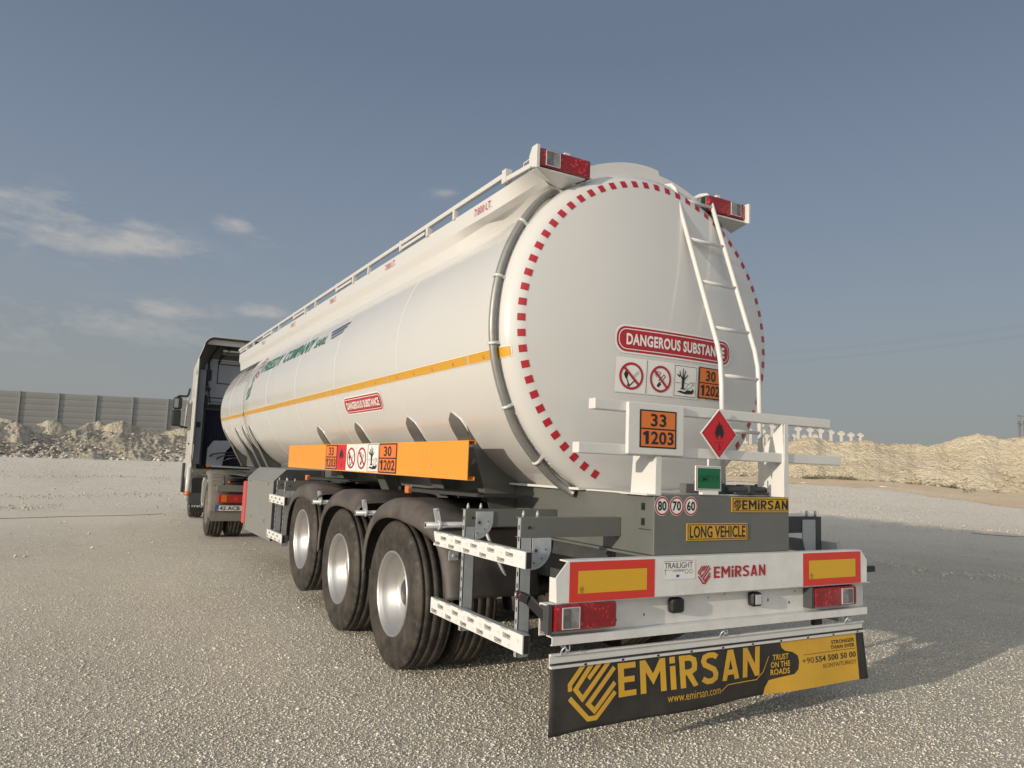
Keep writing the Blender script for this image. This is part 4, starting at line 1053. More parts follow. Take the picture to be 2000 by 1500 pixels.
# ---- mud flap with its rails, chain links and print
m = MB(); m.box(-1.209, 1.232, .058, .064, .484, .548); m.box(-1.209, 1.232, .045, .058, .538, .548); m.box(-1.209, 1.232, .040, .062, .478, .490)
part(m, 'flap_rail', 'white_bracket', bevel=.001)
m = MB(); random.seed(3)
for k in range(10): m.tube([(-1.0+k*.24, .040, .484), (-1.0+k*.24, .046, .484)], .009, 10)
part(m, 'rivet', 'galv')
for x in (-1.14, -.052, 1.045):
    m = MB()
    for q, (dx, dz) in enumerate(((0, .600), (.02, .585), (.0, .562))):
        pts = [(x+dx+.014*math.cos(a), .035+.012*math.sin(a)*(1 if q % 2 else -1), dz-0+.02*math.sin(a)) for a in [i*math.pi/6 for i in range(12)]]
        m.tube(pts, .0042, 8, closed=True)
    part(m, 'chain_link', 'zinc')
def flap_y(x, z):
    t = max(0, (.48-z)/.32); return .055+t*(-.022+.018*math.sin(x*3.1+.6)+.012*math.sin(x*7.3))+.030*t*t*math.exp(-((x+1.2)/.35)**2)
def flap_z(v, x): return v+(-.022*math.exp(-((x+1.21)/.14)**2)*(max(0, .48-v)/.32)**2)
m = MB(); m.grid(lambda u, v: (-1.207+2.437*u, flap_y(-1.207+2.437*u, .165+.335*v), flap_z(.170+.02*u+(.33-.02*u)*v, -1.207+2.437*u)), 90, 16)
flap = part(m, 'mud_flap', 'rubber_flap', solid=.005)
def on_flap(u, v, h): return (u, flap_y(u, v)-h, flap_z(v, u))
A = Art(); A.sub(emblem('flap_yellow', 1), -1.105, .205, .300, .285)
block(A, 'flap_yellow', 'EMiRSAN', -.790, .298, .270, .466, 1); A.text('flap_yellow', 'www.emirsan.com', -.462, .236, -.062, .276, 1)
A.stroke('flap_yellow', [(-.055, .246), (.0, .275), (.245, .275), (.300, .315), (.345, .400)], .005, 1)
A.text('flap_yellow', 'TRUST', .378, .372, .512, .406, 1, .025); A.text('flap_yellow', 'ON THE', .362, .330, .522, .364, 1, .025); A.text('flap_yellow', 'ROADS', .360, .288, .518, .322, 1, .025)
P = [(.300, .182), (1.150, .190), (1.150, .478), (.44, .478), (.455, .440), (.485, .420), (.545, .410), (.590, .385), (.600, .350), (.590, .305), (.555, .280), (.40, .268), (.345, .262), (.315, .225)]
A.poly('flap_yellow', P, 1)
A.text('ink', 'STRONGER', .905, .425, 1.130, .448, 2, .02); A.text('ink', 'THAN EVER', .895, .394, 1.130, .417, 2, .02); A.rect('ink', .640, .382, 1.135, .3845, 2)
A.text('ink', '+90', .625, .330, .730, .365, 2, -.008); A.text('ink', '554 500 50 00', .745, .330, 1.135, .365, 2, .02); A.text('ink', 'KONYA/TURKEY', .815, .290, 1.135, .315, 2, -.008)
A.build('flap_print', flap, on_flap, cut=[(0, .04), (1, .04)], base=.0035)

# ---- wheels
R = .526; RR = .298
def tyre_prof(w0, w1, rr=RR, R=R):       # from outer sidewall (w0) to inner sidewall (w1); grooves in the tread
    W = w1-w0; g = []
    p = [(w0+.045, rr-.010), (w0+.020, rr+.004), (w0+.012, rr+.03), (w0+.002, rr+.09), (w0, rr+.13), (w0+.006, rr+.175), (w0+.016, R-.030), (w0+.026, R-.012), (w0+.034, R-.004)]
    for c in (.18, .39, .61, .82):
        a = w0+W*c; p += [(a-.0065, R), (a-.005, R-.013), (a+.005, R-.013), (a+.0065, R)]
    q = [(w1-(t-w0), r) for t, r in p[:9]][::-1]
    return p+q
def make_wheel(parent, cx, y, z, sgn, dual=True, rr=RR, nm='wheel', rim_m='rim'):
    # outer face at cx, inboard direction = +sgn
    S = lambda prof: [(sgn*t, r) for t, r in prof]
    root = MB().lathe(S(tyre_prof(0, .298)), 0, (0, 0, 0), seg=96).build(nm, 'tyre', parent); root.location = (cx, y, z)
    root.name = 'outer_tyre'
    rim = MB(); pr = [(.020, rr+.008), (.010, rr+.006), (.010, rr-.004), (.022, rr-.010), (.034, rr-.020), (.050, rr-.030), (.085, rr-.034), (.092, rr-.050), (.150, rr-.060), (.158, rr-.085), (.176, rr-.105), (.186, rr-.135), (.180, .130), (.180, .105)]
    rim.lathe(S(pr), 0, seg=96); r_ = rim.build('rim', rim_m, root)
    hub = MB(); hub.lathe(S([(.182, .112), (.155, .105), (.125, .095), (.115, .080), (.113, .004)]), 0, seg=40); hub.build('hub', 'frame_dark', root)
    nuts = MB()
    for k in range(10):
        a = 2*math.pi*k/10; nuts.tube([(sgn*.178, .142*math.cos(a), .142*math.sin(a)), (sgn*.150, .142*math.cos(a), .142*math.sin(a))], .013, 6)
    nuts.build('wheel_nuts', 'galv', root)
    ho = Art()
    for k in range(8):
        a = 2*math.pi*(k+.5)/8; ho.disc('deep_black', .176*math.cos(a), .176*math.sin(a), .021, L=0, n=16)
    ho.build('hand_holes', root, lambda u, v, h: (sgn*(.1835-h), u, v))
    if dual:
        it = MB().lathe(S(tyre_prof(.335, .633)), 0, seg=96).build('inner_tyre', 'tyre', parent); it.location = (cx, y, z)
        MB().lathe(S([(.20, rr-.03), (.40, rr-.02), (.62, rr+.006)]), 0, seg=64).build('inner_rim', 'frame_dark', it)
        MB().lathe(S([(.60, .21), (.45, .215), (.45, .05)]), 0, seg=40).build('brake_drum', 'frame_dark', it)
AX = [(2.092, 0.), (3.43, 0.), (4.767, .125)]
for (y, lift) in AX:
    for sx in (-1, 1): make_wheel(T, sx*1.292, y, R+lift-.004, -sx)
    part(MB().tube([(-.80, y, R+lift), (.80, y, R+lift)], .068, 16), 'axle_beam', 'frame_dark')
    for sx in (-1, 1):
        part(MB().bar((sx*.45, y+.55, .80+lift*.3), (sx*.45, y-.42, R+lift+.03), .09, .10), 'trailing_arm', 'frame_dark')
        part(MB().lathe([(.44+lift, .11), (.62+lift, .135), (.66+lift, .115), (.70+lift, .135), (.86, .12), (.94, .10)], 2, (sx*.45, y-.42, 0), seg=28), 'air_spring', 'black')
        part(MB().tube([(sx*.60, y-.18, .66+lift), (sx*.60, y-.42, .72+lift)], .085, 18), 'brake_chamber', 'frame_dark')
        part(MB().tube([(sx*.62, y+.05, R+.1+lift), (sx*.50, y-.25, 1.0)], .032, 12), 'shock_absorber', 'frame_dark')
# chassis beams
for sx in (-1, 1):
    m = MB(); X = sx*.45
    m.box(X-.006, X+.006, 1.62, 9.3, .965, 1.335); m.box(X-.07, X+.07, 1.62, 9.3, .950, .965); m.box(X-.07, X+.07, 1.62, 9.3, 1.335, 1.35)
    m.box(X-.006, X+.006, 9.3, 12.3, 1.19, 1.335); m.box(X-.07, X+.07, 9.3, 12.3, 1.175, 1.19); m.box(X-.07, X+.07, 9.3, 12.3, 1.335, 1.35)
    part(m, 'chassis_beam', 'frame_dark')
    # web plate between chassis and belly
    Z = TZ-math.sqrt(TR**2-.545**2)
    m = MB(); m.prism([(1.62, 1.25), (9.45, 1.25), (9.75, 1.30), (12.35, 1.30), (12.35, Z+.13), (10.1, Z+.13), (9.45, Z+.02), (1.62, Z+.02)], 0, sx*.545-.003, sx*.545+.003)
    part(m, 'belly_web', 'frame_grey')
for y in (1.9, 2.75, 4.1, 5.4, 6.6, 7.6, 8.6): part(MB().box(-.444, .444, y-.04, y+.04, 1.02, 1.28), 'cross_member', 'frame_dark')
part(MB().box(-.95, .95, 9.9, 12.3, 1.150, 1.174), 'kingpin_plate', 'frame_dark')
part(MB().tube([(.15, 1.75, .82), (.15, 2.0, .82)], .14, 20), 'air_valve', 'frame_dark')
part(MB().tube([(-.38, 5.6, .72), (.38, 5.6, .72)], .16, 24), 'air_tank', 'frame_dark')
part(MB().lathe([(.86, .115), (.70, .115), (.50, .12), (.40, .16), (.385, .155), (.385, .002)], 2, (-.16, 1.05, 0), seg=28), 'bottom_valve', 'cabinet_grey')
m = MB(); random.seed(21)
for k in range(9):
    a = Vector((random.uniform(-.4, .5), 1.72, random.uniform(.75, 1.0))); b = Vector((random.uniform(-.5, .5), .65, random.uniform(.7, .95)))
    m.tube(catmull([a, a.lerp(b, .3)+Vector((0, 0, -.1)), a.lerp(b, .7)+Vector((.1, 0, -.08)), b], 6), .011, 8)
part(m, 'air_hoses', 'black')
part(MB().box(-.5, .5, .30, .40, .70, .95), 'cross_beam', 'frame_dark')
for sx in (-1, 1): part(MB().box(sx*.46-.04, sx*.46+.04, .08, 1.62, .74, .998), 'bumper_hanger', 'frame_dark')
part(MB().box(-.05, .20, .5, .75, .72, .96), 'brake_valve', 'black', bevel=.02)

# straps: straight plates from the shell down to the chassis, with cross gussets inside
def strap(y, wy, sx, zt=1.845, front=False):
    r = (TRF if front else TR)+.006; a = math.asin((zt-TZ)/r); x0 = -r*math.cos(a); zt2 = zt
    tx, tz = -math.sin(a)*-1, -math.cos(a)     # tangent downwards
    # plate profile follows the shell a little, then runs straight down and inward
    x1, z1 = -.62, 1.10 if not front else 1.30
    prof = []
    for k in range(5): aa = a-k*.045; prof.append((-r*math.cos(aa), TZ+r*math.sin(aa)))
    lx, lz = prof[-1]
    for k in range(1, 7): prof.append((lx+(x1-lx)*k/6, lz+(z1-lz)*k/6))
    m = MB(); vs = []; n = len(prof)
    for i, (x, z) in enumerate(prof):
        hw = wy/2*(math.sqrt(max(.0, 1-(1-i/3.)**2)) if i < 3 else 1); hw = max(hw, .004)
        dx = -.008; vs += [(-sx*-(x+dx)*1, y-hw, z) if False else (sx*-(x+dx), y-hw, z), (sx*-(x+dx), y+hw, z)]
    m.add(vs, [(2*i, 2*i+1, 2*i+3, 2*i+2) for i in range(n-1)])
    o = part(m, 'support_strap', 'frame_grey', solid=.008)
    # white weld fillet round its head
    pts = []
    for sg, rng in ((1, range(6, -1, -1)), (-1, range(0, 7))):
        for i in rng:
            if i >= n: continue
            x, z = prof[i]; hw = wy/2*(math.sqrt(max(.0, 1-(1-i/3.)**2)) if i < 3 else 1)+.008
            aa = math.atan2(z-TZ, x); 
            if i <= 5: rr_ = (TRF if front else TR)+.002; xx = rr_*math.cos(aa); zz = TZ+rr_*math.sin(aa); pts.append((sx*-xx, y+sg*hw, zz))
    if len(pts) > 3: MB().tube(pts, .0065, 6).build('weld_bead', 'tank_white', o)
    g = MB(); bx = .545; rs = (TRF if front else TR)-.03
    inn = [(-rs*math.cos(t_), TZ+rs*math.sin(t_)) for t_ in [a-.12-k*(a-.12+math.acos(bx/rs))/8 if False else (a-.12)+((-math.acos(bx/rs))-(a-.12))*k/8 for k in range(9)]]
    pl_ = [(x+.012, z) for x, z in prof[4:]]+[(-bx, z1)]+inn[::-1]
    g.prism([(sx*-x, z) for x, z in pl_], 1, y-.004, y+.004); g.build('gusset', 'frame_grey', o)
for sx in (-1, 1):
    for y in (1.74, 2.585, 3.955, 5.33): strap(y, .215, sx)
    for y, zt in ((9.21, 1.975), (9.80, 1.985)): strap(y, .15, sx, zt, False)
    for y in (10.99, 12.2): strap(y, .13, sx, 2.0, True)
# big wing plate behind the last strap carrying the belly
for sx in (-1, 1):
    m = MB(); inn = [(-(TR-.02)*math.cos(t_), TZ-(TR-.02)*math.sin(t_)) for t_ in [.50+(math.acos(.545/TR)-.50)*k/10 for k in range(11)]]
    m.prism([(sx*-x, z) for x, z in inn+[(-.545, 1.02), (-.70, 1.02)]], 1, 1.606, 1.614); part(m, 'wing_plate', 'frame_grey')

# ---- orange placard bar with its folded edges
for sx in (-1, 1):
    X = sx*1.12
    m = MB(); m.box(min(X, X+sx*.004), max(X, X+sx*.004), 1.24, 6.22, 1.372, 1.634)
    for z in (1.372, 1.630): m.box(min(X, X-sx*.05), max(X, X-sx*.05), 1.24, 6.22, z, z+.004)
    m.box(min(X-sx*.05, X-sx*.046), max(X-sx*.05, X-sx*.046), 1.24, 6.22, 1.376, 1.396); m.box(min(X-sx*.05, X-sx*.046), max(X-sx*.05, X-sx*.046), 1.24, 6.22, 1.610, 1.630)
    ob = part(m, 'placard_bar', 'orange_paint', label=('orange placard bar on the left side' if sx < 0 else 'orange placard bar on the right side'))
    for y in (1.74, 2.585, 3.955, 5.33): part(MB().box(min(sx*.90, sx*1.07), max(sx*.90, sx*1.07), y-.02, y+.02, 1.44, 1.56), 'bar_bracket', 'frame_dark')
bar = [o for o in T.children if o.name.startswith('placard_bar')][0]
fm = on_nx(-1.1245)
def U(y): return -y
H0, H1 = 1.381, 1.628
sp = [(4.58, 'n33'), (4.165, 'fl'), (3.86, 'nf'), (3.53, 'ns'), (3.22, 'env'), (2.82, 'n30')]
hs = H1-H0
Art().sub(un_plate('33', '1203', 1, 1, 0, .045), U(4.585), H0, .405, hs).build('hazard_number_sticker', bar, fm, label='orange sticker with 33 over 1203')
A = Art(); A.rect('red_sign', U(4.175), H0, U(3.88), H1, 0); A.sub(flame('ink', 1), U(4.11), H0+.10, .15, .115); A.rect('ink', U(4.12), H0+.075, U(3.94), H0+.078, 1); A.text('ink', '3', U(4.05), H0+.03, U(4.00), H0+.06, 1); A.build('flame_sticker', bar, fm)
for y0, y1, k in ((3.875, 3.565, 'flame'), (3.56, 3.255, 'smoke')): Art().sub(no_sign(k, 0), U(y0), H0, y0-y1, hs).build('pictogram_sticker', bar, fm)
Art().sub(env_sign(0), U(3.25), H0, .29, hs).build('pictogram_sticker', bar, fm)
Art().sub(un_plate('30', '1202', 1, 1, 0, .045), U(2.95), H0, .42, hs).build('hazard_number_sticker', bar, fm, label='orange sticker with 30 over 1202')
A = Art()
for y in (5.68, 1.84, ): 
    for z in (1.46, 1.555): A.disc('grey_ink', U(y), z, .010, L=1, n=12); A.disc('film_torn', U(y), z, .005, L=2, n=10)
A.build('bar_bolts', bar, fm)

# ---- plastic wheel covers
FP = [(2.805, .60), (2.80, .72), (2.765, .87), (2.70, .985), (2.60, 1.08), (2.46, 1.155), (2.28, 1.20), (2.08, 1.214), (1.86, 1.205), (1.68, 1.175), (1.52, 1.125), (1.38, 1.045), (1.285, .95), (1.22, .84), (1.175, .72), (1.150, .63)]
def fender(yc, dz, sx, short):
    # yc: axle position; the profile above is for the rear axle at 2.092
    P = [(y-2.092, z) for y, z in FP]
    if short: P = [p for p in P if not (p[0] < -.70 or (p[1] < .70 and p[0] < 0))]; P += [(-.66, .80), (-.665, .66)] if False else []
    P = catmull([(y, z, 0) for y, z in P], 3); P = [(p[0], p[1]) for p in P]
    cs = [(-.62, .0), (-1.16, .0), (-1.225, -.006), (-1.265, -.028), (-1.292, -.062), (-1.305, -.11), (-1.306, -.145), (-1.296, -.148)]
    n = len(P); vs = []
    for i, (y, z) in enumerate(P):
        a = P[max(i-1, 0)]; b = P[min(i+1, n-1)]; t = Vector((b[0]-a[0], b[1]-a[1])).normalized(); nr = Vector((-t.y, t.x))
        if nr.dot(Vector((y, z-.5))) < 0: nr = -nr
        for x, d in cs:
            k = 1.0 if y > -.3 or not True else max(.35, 1-(-.3-y)*.9)
            xs_ = x*(1-.040*sstep(-.55, -.80, y)) if not short else x
            vs.append((-sx*xs_, yc+y+nr.x*d*k, z+dz+nr.y*d*k))
    nc = len(cs); m = MB(); m.smooth = True
    m.add(vs, [(j*nc+i, j*nc+i+1, (j+1)*nc+i+1, (j+1)*nc+i) for j in range(n-1) for i in range(nc-1)])
    return part(m, 'wheel_cover', 'plastic', solid=.006)
for sx in (-1, 1):
    fender(2.092, 0, sx, False); fender(3.43, .005, sx, True); fender(4.767, .012, sx, True)
    # galvanised tube stays and clamps
    for y, z, x_out in ((1.36, 1.075, 1.352), (2.83, 1.05, 1.345), (4.20, 1.06, 1.335)):
        o = part(MB().tube([(sx*x_out, y, z), (sx*.45, y, z)], .0205, 16), 'stay_tube', 'galv')
        MB().tube([(sx*(x_out+.0005), y, z), (sx*(x_out-.01), y, z)], .014, 12, ).build('tube_bore', 'black', o)
        m = MB(); m.bar((sx*1.258, y+.006, z+.02), (sx*1.262, y+.045, z+.105), .006, .040, up=(1, 0, 0)); m.tube([(sx*1.27, y+.04, z+.095), (sx*1.25, y+.04, z+.095)], .010, 8)
        m.tube([(sx*1.262, y, z), (sx*1.245, y, z)], .031, 14); m.build('stay_clamp', 'zinc', o, bevel=.001)
m = MB(); m.box(-1.235, -1.165, 1.232, 1.238, .86, .925); m.tube([(-1.2, 1.225, .89), (-1.2, 1.24, .89)], .012, 8); part(m, 'cover_bracket', 'zinc', bevel=.003)
part(MB().tube(catmull([(-.95, 1.30, 1.07), (-.93, 1.26, .98), (-.86, 1.20, .80), (-.8, 1.20, .70)], 6), .012, 8), 'bent_stay', 'galv')
# side marker lamps on black rods
for y in (2.02, 4.92):
    o = part(MB().bar((-1.195, y, 1.275), (-.95, y-.65, 1.27), .05, .022), 'marker_rod', 'black')
    o2 = part(MB().box(-1.225, -1.19, y-.012, y+.055, 1.250, 1.305), 'side_marker_lamp', 'lens_amber', bevel=.006)
    part(MB().box(-.98, -.60, y-.75, y+.55, 1.262, 1.274), 'marker_shelf', 'black')

# ---- side guards
def guard(y0, y1, rails, ups, zt, zb, txt=True, arms=True, armx=-.545):
    for (za, zb_) in rails:
        o = part(MB().box(-1.262, -1.222, y0, y1, za, zb_), 'guard_rail', 'galv', bevel=.003)
        MB().box(-1.2585, -1.226, y0-.0012, y0+.001, za+.004, zb_-.004).build('rail_end', 'black', o)
        A = Art(); A.rect('rail_film', -y1+.003, za+.002, -y0-.003, zb_-.002, 0)
        random.seed(int(za*100)); h = zb_-za; step = .215; k = 0; u = -y1+.02
        for row in (0, 1):
            u = -y1+(.02 if row else .115)
            while u < -y0-.10:
                zc = za+h*(.56 if row == 0 else .14)
                A.text('ink', '\u00d6ZENEN' if txt else 'OOOO', u, zc, u+.082, zc+h*.22, 1, .02); A.rect('ink', u+.004, zc-h*.055, u+.080, zc-h*.03, 1)
                A.rect('grey_ink', u+.112, zc+h*.05, u+.142, zc+h*.055, 1); A.text('grey_ink', '++', u+.155, zc+h*.04, u+.180, zc+h*.13, 1); A.rect('grey_ink', u+.150, zc-h*.05, u+.185, zc-h*.035, 1)
                u += step
        u = -y1+.05
        while u < -y0-.1: A.rect('film_torn', u, zb_-.0075, u+.075, zb_-.003, 1); u += .18
        A.build('rail_film', o, on_nx(-1.262))
    for y in ups:
        m = MB(); m.box(-1.2215, -1.150, y-.003, y+.003, zb, zt); m.box(-1.2215, -1.2175, y-.003, y+.032, zb, zt); m.box(-1.154, -1.150, y-.003, y+.032, zb, zt)
        o = part(m, 'guard_post', 'galv')
        A = Art(); z = zb+.05
        while z < zt-.04: A.rect('deep_black', -y-.022, z, -y-.012, z+.024, 0); z += .062
        A.build('post_slots', o, on_nx(-1.2217))
        zh = zt-.106 if y < .5 or y > 5 else zt-.010
        m = MB(); pts = [(-1.150, zh), (-1.030, zh), (-1.030, zh-.05)]
        for k in range(9): a = R_(-k*11.25); pts.append((-1.150+.120*math.cos(a), zh-.05+.120*math.sin(a)))
        m.prism(pts, 1, y-.012, y-.006); d = part(m, 'hinge_plate', 'zinc')
        A = Art(); cc = (-1.128, zh-.068); A.ring('galv', cc[0], cc[1], .020, .003, L=1); A.stroke('galv', [(-1.150+.100*math.cos(R_(-b)), zh-.05+.100*math.sin(R_(-b))) for b in range(-5, 86, 10)], .005, 1); A.disc('frame_dark', cc[0], cc[1], .010, L=1)
        for b in (-8, -45, -82): A.disc('frame_dark', -1.150+.085*math.cos(R_(b)), zh-.05+.085*math.sin(R_(b)), .005, L=1, n=10)
        A.build('hinge_rings', d, on_y(y-.012))
        if arms:
            m = MB(); m.box(-1.222, armx, y-.004, y+.002, zt-.105, zt+.004); m.box(-1.222, armx, y+.002, y+.055, zt, zt+.004); m.box(-1.222, armx, y+.002, y+.055, zt-.105, zt-.101)
            o = part(m, 'guard_arm', 'frame_grey', bevel=.001)
            for xx in (-1.195, -1.105): MB().tube([(xx, y+.02, zt+.004), (xx, y+.02, zt+.022), (xx, y+.02, zt+.04)], [.010, .009, .004], 8).build('bolt', 'galv', o)
            MB().disc((-1.17, y-.006, zt-.05), 1, .009, .006, 10).build('bolt', 'black', o)
guard(.232, 1.42, [(.940, 1.032), (.508, .608)], (.362, 1.045), 1.195, .462)
guard(5.70, 6.52, [(.93, 1.03), (.50, .60)], (6.30, 5.88), 1.20, .45, arms=True, armx=-.6)
# right-hand guards, seen through the gap on the far side
def guard_r(y0, y1):
    for za, zb_ in ((.940, 1.032), (.508, .608)): part(MB().box(1.222, 1.262, y0, y1, za, zb_), 'guard_rail', 'galv', bevel=.003)
    for y in (y0+.13, y1-.37):
        part(MB().box(1.150, 1.2215, y-.003, y+.032, .46, 1.195), 'guard_post', 'frame_dark')
        m = MB(); m.prism([(1.15, 1.18), (1.02, 1.18), (1.02, 1.05), (1.06, .93), (1.15, .90)], 1, y-.012, y-.006); part(m, 'hinge_plate', 'galv')
        m = MB(); m.box(.545, 1.222, y-.004, y+.055, 1.09, 1.199); part(m, 'guard_arm', 'frame_dark', bevel=.002)
        for xx in (1.19, 1.10): part(MB().tube([(xx, y+.02, 1.199), (xx, y+.02, 1.24)], .008, 8), 'bolt', 'galv')
guard_r(.232, 1.42)

# ---- equipment cabinet with chamfered top, red extinguisher box in front
for sx in (-1, 1):
    X = sx*1.20; I = sx*.56
    m = MB(); m.prism([(X, .43), (X, 1.185), (sx*1.05, 1.335), (I, 1.335), (I, .43)], 1, 6.62, 8.35); cb = part(m, 'cabinet', 'cabinet_grey', bevel=.004)
    m = MB(); m.prism([(sx*1.198, .44), (sx*1.198, 1.183), (sx*1.048, 1.333), (sx*.6, 1.333), (sx*.6, .44)], 1, 6.612, 6.619); m.build('cabinet_end_shade', 'frame_dark', cb)  # thin dark sheet; the rear face's shade is put into its colour
    if sx < 0:
        A = Art(); A.rect('frame_dark', -8.30, 1.165, -6.68, 1.169, 0); A.rect('black', -8.18, 1.13, -8.10, 1.145, 1); A.rect('black', -6.95, 1.13, -6.87, 1.145, 1)
        for y in (7.95, 7.05): A.rect('zinc', -y, .60, -y+.035, .70, 1); A.rect('frame_dark', -y+.008, .615, -y+.026, .685, 2)
        A.build('cabinet_door_seam', cb, on_nx(-1.20))
part(MB().box(-1.21, -.95, 8.42, 8.62, .50, 1.12), 'extinguisher_box', 'red_box', bevel=.02)

# ================================================================== THE TRACTOR UNIT
K = empty('tractor_truck', (-.07, 11.80, 0), R_(-2.0)); KO = Vector((0, 0, 0))
tag(K, 'white tractor truck with dusty rear fenders, coupled to the front of the tanker', 'truck')
def kp(m, name, material=None, parent=K, **k):
    o = m.build(name, material, parent, **k); o.location = o.location+KO; return o
for sx in (-1, 1): make_wheel(K, sx*1.205, 0, R, -sx, rim_m='fender_dusty')
mat('cabwall', (.19, .205, .23), .5)
for sx in (-1, 1):
    root = MB().lathe([(sx*-t, r) for t, r in tyre_prof(0, .31)], 0, (0, 0, 0), seg=72).build('front_tyre', 'tyre', K); root.location = (sx*1.14, 4.62, R)
    MB().lathe([(sx*-t, r) for t, r in ((.012, .300), (.03, .28), (-.02, .20), (-.05, .16), (-.06, .06), (-.06, .003))], 0, seg=48).build('rim', 'fender_dusty', root)
    # rear fender: quarter shell over the wheels with flat rear apron, lamp and flap
    m = MB(); pr = []
    for k in range(11):
        a = R_(62+k*12.5); pr.append((.66*math.cos(a)-.0, R+.08+.60*math.sin(a)))
    pr += [(-.665, .50), (-.66, .37)]
    n = len(pr); vs = []
    cs = [(.58, 0), (1.18, 0), (1.225, -.02), (1.24, -.07)]
    for y, z in pr:
        for x, d in cs:
            L = math.hypot(y, z-R-.08) or 1; vs.append((sx*x, y+d*y/L, z+d*(z-R-.08)/L))
    m.smooth = True; m.add(vs, [(j*4+i, j*4+i+1, (j+1)*4+i+1, (j+1)*4+i) for j in range(n-1) for i in range(3)])
    fd = kp(m, 'rear_fender', 'fender_dusty', solid=.006)
    for k in range(4):
        m = MB(); a = R_(118+k*9); y, z = .664*math.cos(a), R+.08+.604*math.sin(a)
        m.bar((sx*.62, y, z), (sx*1.17, y, z), .012, .012); m.build('fender_rib', 'fender_dusty', fd)
    kp(MB().box(min(sx*.58, sx*1.12), max(sx*.58, sx*1.12), -.715, -.668, .84, .96), 'lamp_shelf', 'fender_dusty', bevel=.01)
    kp(MB().tube([(sx*1.0, -.70, .97), (sx*1.0, -.60, 1.12)], .02, 8), 'shelf_stay', 'frame_dark')
    lmp = kp(MB().box(min(sx*.60, sx*1.085), max(sx*.60, sx*1.085), -.735, -.670, .645, .795), 'tail_lamp', 'dirty_red', bevel=.012)
    MB().box(min(sx*.94, sx*1.03), max(sx*.94, sx*1.03), -.738, -.73, .66, .78).build('amber_window', 'lens_amber', lmp, bevel=.003)
    MB().box(min(sx*.74, sx*.81), max(sx*.74, sx*.81), -.738, -.73, .68, .76).build('brake_window', 'red_sign', lmp, bevel=.003)
    kp(MB().box(min(sx*.60, sx*1.20), max(sx*.60, sx*1.20), -.672, -.666, .32, .50), 'fender_flap', 'fender_dusty')
pl_ = kp(MB().box(-1.115, -.60, -.700, -.690, .495, .605), 'number_plate', 'ink', bevel=.002)
A = Art(); A.rect('plate_white', -1.109, .501, -.606, .599, 0); A.rect('blue', -1.109, .501, -1.065, .599, 1); A.text('sticker_white', 'TR', -1.10, .508, -1.074, .522, 2); A.text('ink', '42 ACB 8', -1.045, .515, -.62, .585, 1, .02)
A.build('plate_lettering', pl_, on_y(-.700))
o = kp(MB().tube([(-.93, -.79, 1.02), (-.93, -.76, 1.02)], .02, 10), 'marker_lamp', 'lens_amber')
MB().bar((-.92, -.72, 1.02), (-.62, -.45, 1.04), .03, .03).build('marker_stem', 'black', o)
# frame, fifth wheel, running gear
for sx in (-1, 1):
    kp(MB().box(min(sx*.38, sx*.45), max(sx*.38, sx*.45), -.95, 6.0, .84, 1.08), 'chassis_rail', 'frame_dark')
kp(MB().lathe([(1.09, .50), (1.145, .48), (1.146, .003)], 2, (0, .25, 0), seg=40), 'fifth_wheel', 'frame_dark')
kp(MB().box(-.44, .44, -.92, -.84, .80, 1.06), 'rear_cross_member', 'frame_dark')
kp(MB().tube([(-.8, 0, R), (.8, 0, R)], .09, 16), 'drive_axle', 'frame_dark')
kp(MB().tube([(-.8, 4.62, R-.03), (.8, 4.62, R-.03)], .06, 16), 'front_axle', 'frame_dark')
for sx in (-1, 1):
    tk = kp(MB().box(min(sx*.62, sx*1.10), max(sx*.62, sx*1.10), .82, 2.35, .42, 1.02), 'fuel_tank', 'cab_inner', bevel=.10)
    for y in (1.1, 2.0): MB().box(min(sx*.61, sx*1.106), max(sx*.61, sx*1.106), y-.03, y+.03, .414, 1.026).build('tank_band', 'galv', tk, bevel=.10)
    kp(MB().box(min(sx*.55, sx*1.15), max(sx*.55, sx*1.15), .72, 2.45, 1.08, 1.10), 'catwalk_plate', 'frame_dark')
KO = Vector((-.02, .95, 0))
kp(MB().tube([(-1.255, 2.50, .47), (-1.255, 2.50, 1.20)], .058, 18), 'fairing_post', 'cab_white')
kp(MB().tube([(-1.255, 2.50, .56), (-1.255, 2.50, .66)], .062, 18), 'post_lamp', 'lens_amber')
kp(MB().box(-1.23, -.80, 2.45, 2.60, .35, .62), 'step_box', 'frame_dark', bevel=.02)
fl = kp(MB().box(-1.14, -.70, 3.02, 3.03, .16, .95), 'front_mud_flap', 'black')
A = Art(); A.text('sticker_white', 'IVECO', -1.10, .27, -.76, .34, 0, .02); A.build('flap_lettering', fl, on_y(3.02))
for k in range(3): kp(MB().tube(catmull([(-.75+.13*k, 2.58, 1.15), (-.80+.1*k, 2.5, .95), (-.95+.06*k, 2.5, .75)], 5), .017, 8), 'coolant_pipe', 'frame_dark')
kp(MB().bar((-.98, 1.1, 1.26), (-.15, 1.1, 1.24), .02, .035), 'work_bar', 'cab_grey'); kp(MB().tube([(-1.01, 1.08, 1.26), (-1.01, 1.12, 1.26)], .028, 10), 'work_lamp', 'lens_amber')
